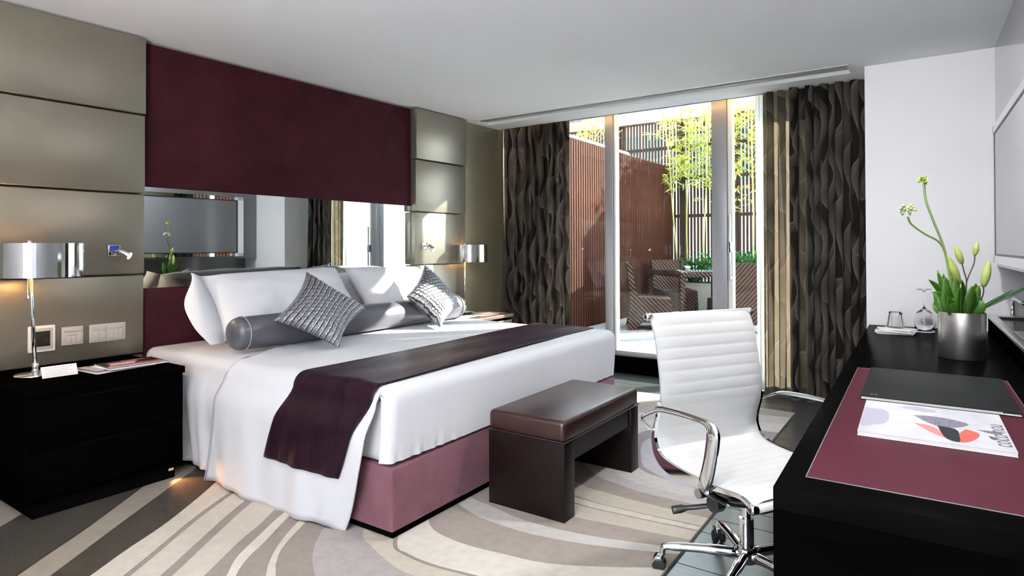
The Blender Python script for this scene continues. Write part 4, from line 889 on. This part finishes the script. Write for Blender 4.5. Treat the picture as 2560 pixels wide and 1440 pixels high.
fl.build('flower_head', 'bud', s1, solid=0.002)
fl = MB(); cc = Vector(L3((-0.104, 3.648, 1.432))); fl2 = MB()
for k in range(26):
    d = Vector((rr.uniform(-1, 1), rr.uniform(-1, 1), rr.uniform(-0.75, 0.9))).normalized(); e = cc + d * rr.uniform(0.026, 0.040)
    fl2.tube([cc, e], 0.0012, 5); fl.lathe([(0.0, -0.006), (0.007, -0.002), (0.006, 0.005), (0.0, 0.007)], tuple(e), n=7)
fl.build('floret_head', 'floret', s2, smooth=True); fl2.build('floret_stalks', 'stem', s2)
def bud(a, b_, rmax, base=None):
    A_, B_ = Vector(L3(a)), Vector(L3(b_)); n = 9
    path = [A_.lerp(B_, i / n) for i in range(n + 1)]; R_ = [max(0.0015, rmax * math.sin(PI * min(1, 0.12 + 0.88 * (i / n))) ** 0.75) for i in range(n + 1)]
    o = MB().tube(path, R_, 12).build('lily_bud', 'bud', pot, smooth=True)
    if base: MB().tube(smooth_path([L3(p) for p in base] + [A_], 5), 0.003, 7).build('bud_stalk', 'twig' if len(base) > 2 else 'stem', o, smooth=True)
bud((0.110, 3.793, 1.060), (0.064, 3.762, 1.205), 0.021, [(0.115, 3.79, 0.92)])
bud((0.124, 3.803, 1.162), (0.095, 3.784, 1.256), 0.016, [(0.135, 3.81, 0.95), (0.141, 3.815, 1.07)][:2] + [(0.132, 3.81, 1.12)])
bud((0.177, 3.839, 1.205), (0.188, 3.846, 1.273), 0.014, [(0.135, 3.81, 0.95), (0.141, 3.815, 1.065), (0.172, 3.835, 1.16)])
bud((0.211, 3.862, 1.045), (0.237, 3.878, 1.178), 0.020, [(0.16, 3.825, 0.965), (0.20, 3.855, 0.985), (0.212, 3.862, 1.02)])
def leaf(a, c_, b_, w, mm='leaf', name='leaf', up_=(0, 0, 1), fold=0.25, n=10):
    A_, Cc, B_ = Vector(L3(a)), Vector(L3(c_)), Vector(L3(b_)); mb = MB()
    rows = []
    for i in range(n + 1):
        t_ = i / n; p = A_ * (1 - t_) ** 2 + Cc * 2 * t_ * (1 - t_) + B_ * t_ ** 2; d = ((Cc - A_) * (1 - t_) + (B_ - Cc) * t_).normalized()
        sd = d.cross(Vector(up_)); sd = sd.normalized() if sd.length > 1e-4 else Vector((1, 0, 0)); nn_ = sd.cross(d).normalized()
        ww = w * max(0.02, math.sin(PI * min(1, 0.10 + 0.90 * t_)) ** 0.8)
        rows.append((p - sd * ww + nn_ * ww * fold, p, p + sd * ww + nn_ * ww * fold))
    o_ = mb.add([q for r in rows for q in r], [])
    for i in range(n):
        for j in range(2): mb.f.append((3 * i + j, 3 * i + j + 1, 3 * i + 4 + j, 3 * i + 3 + j))
    return mb.build(name, mm, pot, smooth=True, solid=0.0016)
rr = random.Random(12)
V0 = Vector((-math.sin(YAW), math.cos(YAW), 0)); Rg = Vector((math.cos(YAW), math.sin(YAW), 0))
for k in range(64):
    lean = rr.uniform(-0.125, 0.085); dep = rr.uniform(-0.09, 0.09); hh = rr.uniform(0.05, 0.20) * (1.0 - max(0, lean) * 3.5)
    b0_ = Vector((0.12, 3.80, 0.885)) + Rg * (lean * 0.45 - 0.01) + V0 * dep * 0.5
    tip = Vector((0.12, 3.80, 0.905 + hh)) + Rg * lean + V0 * dep
    mid = b0_.lerp(tip, 0.5) + Vector((0, 0, 0.035)) + Rg * lean * 0.15 - V0 * 0.01
    leaf(b0_, mid, tip, rr.uniform(0.020, 0.034), up_=(-math.sin(YAW) * -1 + rr.uniform(-0.6, 0.6), -math.cos(YAW) + rr.uniform(-0.6, 0.6), 0.5), fold=rr.uniform(-0.3, 0.4))
for (tipc, w) in (((-0.018, 3.706, 1.085), 0.020), ((0.020, 3.735, 1.130), 0.019), ((0.046, 3.75, 1.115), 0.020), ((-0.005, 3.715, 1.018), 0.012)):
    leaf((0.10, 3.785, 0.915), (0.05, 3.75, 1.03), tipc, w, up_=(-0.5, -0.8, 0.3))
for k, (tipc, w) in enumerate((((0.205, 3.83, 0.97), 0.035), ((0.185, 3.80, 1.02), 0.032), ((0.160, 3.79, 1.00), 0.028), ((0.195, 3.86, 0.95), 0.03))):
    leaf((0.14, 3.80, 0.905), (0.165, 3.80, 1.02 - 0.01 * k), tipc, w, 'leaf_dark', 'broad_leaf', up_=(-0.3, -0.9, 0.6))
leaf((0.15, 3.82, 0.905), (0.25, 3.885, 0.96), (0.47, 3.99, 1.090), 0.010, 'leaf_dark', 'blade_leaf', up_=(0, -0.6, 0.8), n=18)
leaf((0.15, 3.82, 0.905), (0.24, 3.88, 0.965), (0.335, 3.945, 1.030), 0.008, 'leaf_dark', 'blade_leaf', up_=(0, -0.6, 0.8), n=14)

nl = B('night_light', -0.003, 0.003, -0.012, 0.012, 0, 0.012, 'shade_in'); nl.location = (-3.404, 1.715, 0.055); tag(nl, 'tiny warm night light on the nightstand plinth beside the bed', 'light')
l = bpy.data.lights.new('night_light_glow', 'SPOT'); l.energy = 2.6; l.color = (1.0, 0.42, 0.12); l.shadow_soft_size = 0.02; l.spot_size = math.radians(75); l.spot_blend = 0.5
o = bpy.data.objects.new('night_light_glow', l); COL.objects.link(o); o.parent = nl; o.location = (0.012, 0.0, 0.006); o.rotation_mode = 'QUATERNION'; o.rotation_quaternion = Vector((1, 0.12, -0.35)).to_track_quat('-Z', 'Y')

# ================================================================== TERRACE
DKZ = 0.165
g = struct(B('ground', -30, 30, 6.13, 60, -0.3, -0.05, 'pale_ground'))
dkf = struct(B('floor_terrace', -3.95, 1.9, 5.93, 11.0, 0.0, 0.13, 'fence_dark'))
db = MB().box(0.004, 0.106, 5.93, 11.0, 0.13, DKZ).mesh('deck_board', bevel=0.003); db.materials.append(M['deck'])
for i in range(52):
    o = bpy.data.objects.new('deck_board', db); COL.objects.link(o); o.parent = dkf; o.location = (-3.93 + 0.11 * i, 0, 0)
dm = B('door_mat', -2.45, -1.65, 5.98, 6.75, DKZ + 0.001, DKZ + 0.013, 'mat_grey', bevel=0.003); tag(dm, 'flat grey mat on the deck outside the glass door', 'mat')
# slatted side screen
sc = thing('slat_screen', 'reddish cedar screen of vertical slats along the left of the terrace', 'screen', (-3.90, 5.96, 0))
B('backing', -0.06, -0.035, 0, 5.05, 0.05, 2.66, 'fence_dark', sc)
sm = MB().box(-0.034, 0.0, 0, 0.046, 0.05, 2.695).mesh('slat', bevel=0.003, seg=1); sm.materials.append(M['cedar'])
for i in range(74):
    o = bpy.data.objects.new('slat', sm); COL.objects.link(o); o.parent = sc; o.location = (0, 0.005 + 0.068 * i, 0)
B('coping', -0.22, 0.01, -0.02, 3.0, 2.70, 2.735, 'coping', sc, label='white coping slab'); B('coping', -0.22, -0.03, 3.0, 5.1, 2.70, 2.72, 'fence_dark', sc)
# back fence
fe = thing('slat_fence', 'tall brown fence of vertical slats behind the bamboo', 'fence', (-6.6, 11.05, 0))
fm = MB().box(0, 0.036, 0, 0.022, 0.05, 3.58).mesh('slat'); fm.materials.append(M['fence_wood'])
for i in range(89):
    o = bpy.data.objects.new('slat', fm); COL.objects.link(o); o.parent = fe; o.location = (0.061 * i, 0.0, 0)
for z in (0.95, 1.825, 2.52, 3.10): B('rail', 0, 5.42, 0.022, 0.07, z - 0.03, z + 0.03, 'fence_dark', fe)
for x in (0.4, 1.6, 2.78, 3.75, 4.75, 5.32): B('post', x, x + 0.10, 0.03, 0.13, 0.0, 3.60, 'fence_dark', fe)
B('cap_rail', 0, 5.42, -0.01, 0.06, 3.58, 3.61, 'fence_wood', fe)
# planter below the bamboo
plr = thing('planter', 'low beige planter trough along the back fence', 'planter', (-3.83, 10.38, DKZ))
pm = MB(); pm.box(0, 2.65, 0, 0.06, 0, 0.48); pm.box(0, 2.65, 0.50, 0.56, 0, 0.48); pm.box(0, 0.06, 0.06, 0.50, 0, 0.48); pm.box(2.59, 2.65, 0.06, 0.50, 0, 0.48)
pm.build('trough', 'cushion_pad', plr, bevel=0.006); B('soil', 0.06, 2.59, 0.06, 0.50, 0.02, 0.42, 'soil', plr)
# bamboo
def bamboo(x, y, z0, h, lean, n_leaf, zl, spread, label, seed):
    rr = random.Random(seed); t = thing('bamboo', label, 'bamboo', (x, y, z0))
    pts = [(lean * (k / 8) ** 2, 0.05 * math.sin(k + seed), h * k / 8) for k in range(9)]
    cm = MB().tube(smooth_path(pts, 4), 0.014, 8)
    k = 0.25
    while k < h - 0.1:
        q = k / h; cm.lathe([(0.0135, -0.006), (0.018, 0.0), (0.0135, 0.006)], (lean * q * q, 0.05 * math.sin(8 * q + seed), k), n=8, cap=False); k += 0.28
    cu = cm.build('culm', 'culm', t, smooth=True)
    tw = MB(); lf = MB()
    for i in range(n_leaf // 7):
        zz = rr.uniform(zl[0], zl[1]); q = min(1, zz / h); bx, by = lean * q * q, 0.05 * math.sin(8 * q + seed)
        a = rr.uniform(0, 2 * PI); L = rr.uniform(0.15, spread); ex, ey, ez = bx + L * math.cos(a), by + 0.6 * L * math.sin(a), zz + rr.uniform(-0.05, 0.22)
        tw.tube([(bx, by, zz - 0.05), ((bx + ex) / 2, (by + ey) / 2, (zz + ez) / 2 + 0.04), (ex, ey, ez)], [0.004, 0.003, 0.0015], 5)
        for j in range(7):
            f_ = rr.uniform(0.35, 1.05); p = Vector((bx + (ex - bx) * f_, by + (ey - by) * f_, zz + (ez - zz) * f_ + 0.02))
            d = Vector((rr.uniform(-1, 1), rr.uniform(-1, 1), rr.uniform(-0.9, 0.35))).normalized(); l_ = rr.uniform(0.09, 0.17); sd = d.cross(Vector((rr.uniform(-1, 1), rr.uniform(-1, 1), 1))).normalized() * l_ * 0.11
            lf.add([p, p + d * l_ * 0.35 + sd, p + d * l_, p + d * l_ * 0.35 - sd], [(0, 1, 2, 3)])
    tw.build('twigs', 'culm', t); o = lf.build('leaves', 'bamboo_leaf', t); o['kind'] = 'stuff'
ZB = DKZ + 0.42
for k, (x, y, h, lean, n, zl, sp, lab) in enumerate((
    (-3.72, 10.62, 3.10, -0.25, 340, (1.6, 3.0), 0.55, 'bamboo leaning toward the cedar screen with sparse low leaves'),
    (-3.55, 10.70, 3.30, 0.05, 520, (1.9, 3.3), 0.60, 'tallest leafy bamboo in the middle of the glass door'),
    (-3.22, 10.60, 3.25, 0.10, 480, (1.5, 3.2), 0.55, 'bamboo just right of the tallest culm'),
    (-2.88, 10.66, 3.0, 0.12, 420, (1.2, 3.0), 0.5, 'bamboo half hidden by the wide door mullion'),
    (-2.42, 10.60, 3.4, 0.0, 480, (1.8, 3.4), 0.5, 'bamboo seen through the right-hand door leaf'),
    (-2.12, 10.66, 3.2, 0.1, 360, (1.3, 3.2), 0.5, 'bamboo beside the pale sheer strip of the curtain'))):
    bamboo(x, y, ZB, h, lean, n, zl, sp, lab, 20 + k)
bamboo(-5.35, 10.45, 0.0, 3.75, 0.2, 420, (2.6, 3.75), 0.6, 'yellow bamboo rising behind the white coping of the cedar screen', 41)
# low plants
def fern(x, y, z, n, L, label, seed, mm='fern'):
    rr = random.Random(seed); t = thing('fern', label, 'plant', (x, y, z)); mb = MB()
    for i in range(n):
        a = rr.uniform(0, 2 * PI); l_ = L * rr.uniform(0.6, 1.1); hh = rr.uniform(0.35, 1.0) * L; w = rr.uniform(0.014, 0.026); pr = None; prev = None
        d = Vector((math.cos(a), math.sin(a), 0)); sd = Vector((-d.y, d.x, 0))
        rows = []
        for k in range(6):
            q = k / 5; p = d * l_ * q + Vector((0, 0, hh * (1.9 * q - 1.25 * q * q))); rows.append((p - sd * w * math.sin(PI * (0.12 + 0.86 * q)), p + sd * w * math.sin(PI * (0.12 + 0.86 * q))))
        o_ = mb.add([q for r in rows for q in r], [])
        for k in range(5): mb.f.append((o_ + 2 * k, o_ + 2 * k + 1, o_ + 2 * k + 3, o_ + 2 * k + 2))
    o = mb.build('fronds', mm, t); o['kind'] = 'stuff'
fern(-3.42, 10.62, ZB, 80, 0.70, 'leafy green fern at the foot of the tallest bamboo', 1)
fern(-2.98, 10.60, ZB, 90, 0.85, 'leafy green fern just left of the wide mullion', 2)
fern(-2.38, 10.60, ZB, 110, 0.95, 'tall green fern behind the right-hand door leaf', 3)
fern(-1.95, 10.62, ZB, 60, 0.60, 'green fern beside the sheer strip of the right curtain', 4)
fern(-4.60, 10.55, 2.15, 40, 0.55, 'blue-green agave above the top of the cedar screen', 5)
# ------------------------------------------------------------------ wicker dining set
tb = thing('terrace_table', 'square wicker table with smoked glass top on the terrace', 'table', (-2.80, 8.95, DKZ), math.radians(45))
hs = 0.565
B('glass_top', -hs + 0.01, hs - 0.01, -hs + 0.01, hs - 0.01, 0.745, 0.757, 'dark_glass', tb, bevel=0.003)
for (x0, x1, y0, y1) in ((-hs, hs, -hs, -hs + 0.05), (-hs, hs, hs - 0.05, hs), (-hs, -hs + 0.05, -hs + 0.05, hs - 0.05), (hs - 0.05, hs, -hs + 0.05, hs - 0.05)): B('apron', x0, x1, y0, y1, 0.675, 0.744, 'wicker', tb, bevel=0.004)
for sx_ in (-1, 1):
    for sy_ in (-1, 1): B('leg', sx_ * (hs - 0.035) - 0.035, sx_ * (hs - 0.035) + 0.035, sy_ * (hs - 0.035) - 0.035, sy_ * (hs - 0.035) + 0.035, 0.0, 0.675, 'wicker', tb, bevel=0.004)
ash = MB().lathe([(0.0, 0.0), (0.062, 0.0), (0.065, 0.045), (0.060, 0.045), (0.055, 0.01), (0.0, 0.008)], n=32).build('ashtray', 'chrome', smooth=True); ash.location = (-3.05, 9.15, DKZ + 0.7575); tag(ash, 'round chrome ashtray on the terrace table', 'ashtray')
def wicker_chair(loc, face, label, pad):
    t = thing('wicker_chair', label, 'chair', loc, face)        # faces local +x
    def side(s_):
        pts = [(-0.30, 0.0), (-0.25, 0.40), (-0.27, 0.62), (-0.30, 0.88), (-0.235, 0.89), (-0.195, 0.60), (-0.16, 0.44), (0.26, 0.41), (0.28, 0.25), (0.30, 0.0), (0.20, 0.0), (0.10, 0.10), (-0.10, 0.10), (-0.20, 0.0)]
        mb = MB(); n = len(pts); y0, y1 = s_ * 0.27, s_ * 0.235
        mb.add([(x, y0, z) for x, z in pts] + [(x, y1, z) for x, z in pts], [tuple(range(n)), tuple(reversed(range(n, 2 * n)))] + [(i, (i + 1) % n, n + (i + 1) % n, n + i) for i in range(n)])
        return mb
    for s_ in (-1, 1): side(s_).build('side_panel', 'wicker', t)
    bk = MB(); zz = [(-0.245, 0.12), (-0.225, 0.40), (-0.245, 0.62), (-0.285, 0.885)]
    vv = []; 
    for (x, z) in zz: vv += [(x - 0.03, -0.235, z), (x - 0.03, 0.235, z), (x + 0.02, 0.235, z), (x + 0.02, -0.235, z)]
    ff = [(3, 2, 1, 0), (12, 13, 14, 15)]
    for i in range(3):
        for j in range(4): ff.append((4 * i + j, 4 * i + (j + 1) % 4, 4 * i + 4 + (j + 1) % 4, 4 * i + 4 + j))
    bk.add(vv, ff); bk.build('backrest', 'wicker', t)
    B('seat', -0.20, 0.27, -0.235, 0.235, 0.36, 0.415, 'wicker', t); B('front_panel', 0.24, 0.275, -0.235, 0.235, 0.10, 0.36, 'wicker', t)
    if pad: B('seat_pad', -0.19, 0.25, -0.225, 0.225, 0.416, 0.465, 'cushion_pad', t, bevel=0.015, seg=3); B('back_pad', -0.205, -0.15, -0.21, 0.21, 0.47, 0.80, 'cushion_pad', t, bevel=0.02, seg=3, label='beige back cushion')
    return t
wicker_chair((-3.15, 7.90, DKZ), math.radians(25), 'brown wicker chair in side view beside the cedar screen', False)
wicker_chair((-3.38, 9.52, DKZ), math.radians(-45), 'wicker chair on the far left of the terrace table', False)
wicker_chair((-2.06, 9.65, DKZ), math.radians(-135), 'dark wicker chair at the far right of the terrace table', False)
wicker_chair((-2.10, 8.22, DKZ), math.radians(128), 'wicker chair with its back to the room behind the wide mullion', False)
# ------------------------------------------------------------------ office building beyond
bd = thing('office_building', 'pale office building with teal glass above the fence', 'building', (-16, 24, -0.05))
B('wall', 0, 34, 0, 6, 0, 10.4, 'facade', bd)
wn_ = MB().box(0.15, 2.05, -0.06, 0.02, 0.2, 2.3).mesh('window'); wn_.materials.append(M['teal_glass'])
fr2 = MB(); 
for x in (0.12, 1.05, 1.98): fr2.box(x, x + 0.1, -0.12, -0.05, 0.15, 2.35)
fr2.box(0.12, 2.08, -0.12, -0.05, 1.2, 1.3); fr2m = fr2.mesh('window_frame'); fr2m.materials.append(M['white_frame'])
rr = random.Random(5)
for i in range(14):
    for j in range(2):
        o = bpy.data.objects.new('window', wn_); COL.objects.link(o); o.parent = bd; o.location = (0.4 + 2.35 * i, 0, 3.6 + 3.0 * j)
        o2 = bpy.data.objects.new('window_frame', fr2m); COL.objects.link(o2); o2.parent = o
for i in range(0, 14, 3): B('pier', 2.45 + 2.35 * i, 2.80 + 2.35 * i, -0.35, 0, 0, 10.4, 'facade', bd)
for i in (1, 4): B('spandrel', 0.5 + 2.35 * i, 2.4 + 2.35 * i, -0.08, 0, 5.95, 6.6, 'ochre', bd)

# added fill lamp, unseen behind the viewer, to brighten the ceiling
fl_ = thing('fill_uplighter', 'added fill uplighter in the unseen rear of the room', 'lamp', (-0.75, -0.80, 0.0))
MB().lathe([(0.0, 0.0), (0.15, 0.0), (0.15, 0.02), (0.02, 0.03), (0.0, 0.03)], n=32).build('base', 'chrome', fl_, smooth=True)
MB().tube([(0, 0, 0.03), (0, 0, 1.55)], 0.012, 14).build('pole', 'chrome', fl_, smooth=True)
MB().lathe([(0.02, 1.54), (0.15, 1.60), (0.24, 1.70), (0.245, 1.70), (0.15, 1.59), (0.02, 1.53)], n=40, cap=False).build('bowl', 'white_frame', fl_, smooth=True)
la = bpy.data.lights.new('fill_uplight', 'AREA'); la.shape = 'DISK'; la.size = 0.4; la.energy = 185; la.color = (1.0, 0.96, 0.92)
lo = bpy.data.objects.new('fill_uplight', la); COL.objects.link(lo); lo.parent = fl_; lo.location = (0, 0, 1.69); lo.rotation_euler = (PI, 0, 0)

# added ceiling fill lights, out of view, to brighten pier and bed foot
for k, (x, y, p_, lab) in enumerate(((-0.12, 3.15, 15, 'added round ceiling fill light over the desk by the white pier'), (-0.75, 0.35, 7, 'added round ceiling fill light above the viewer'))):
    dl = thing('fill_downlight', lab, 'light', (x, y, CEIL))
    MB().lathe([(0.085, -0.004), (0.10, -0.004), (0.10, 0.0), (0.085, 0.0), (0.085, -0.004)], n=36, cap=False).build('trim_ring', 'white_frame', dl, smooth=True)
    MB().lathe([(0.0, -0.001), (0.085, -0.001)], n=36, cap=False).build('lens', 'spot_face', dl)
    l = bpy.data.lights.new('fill_downlight_beam', 'AREA'); l.shape = 'DISK'; l.size = 0.16; l.energy = p_; l.color = (0.98, 0.98, 1.0)
    o = bpy.data.objects.new('fill_downlight_beam', l); COL.objects.link(o); o.parent = dl; o.location = (0, 0, -0.006)
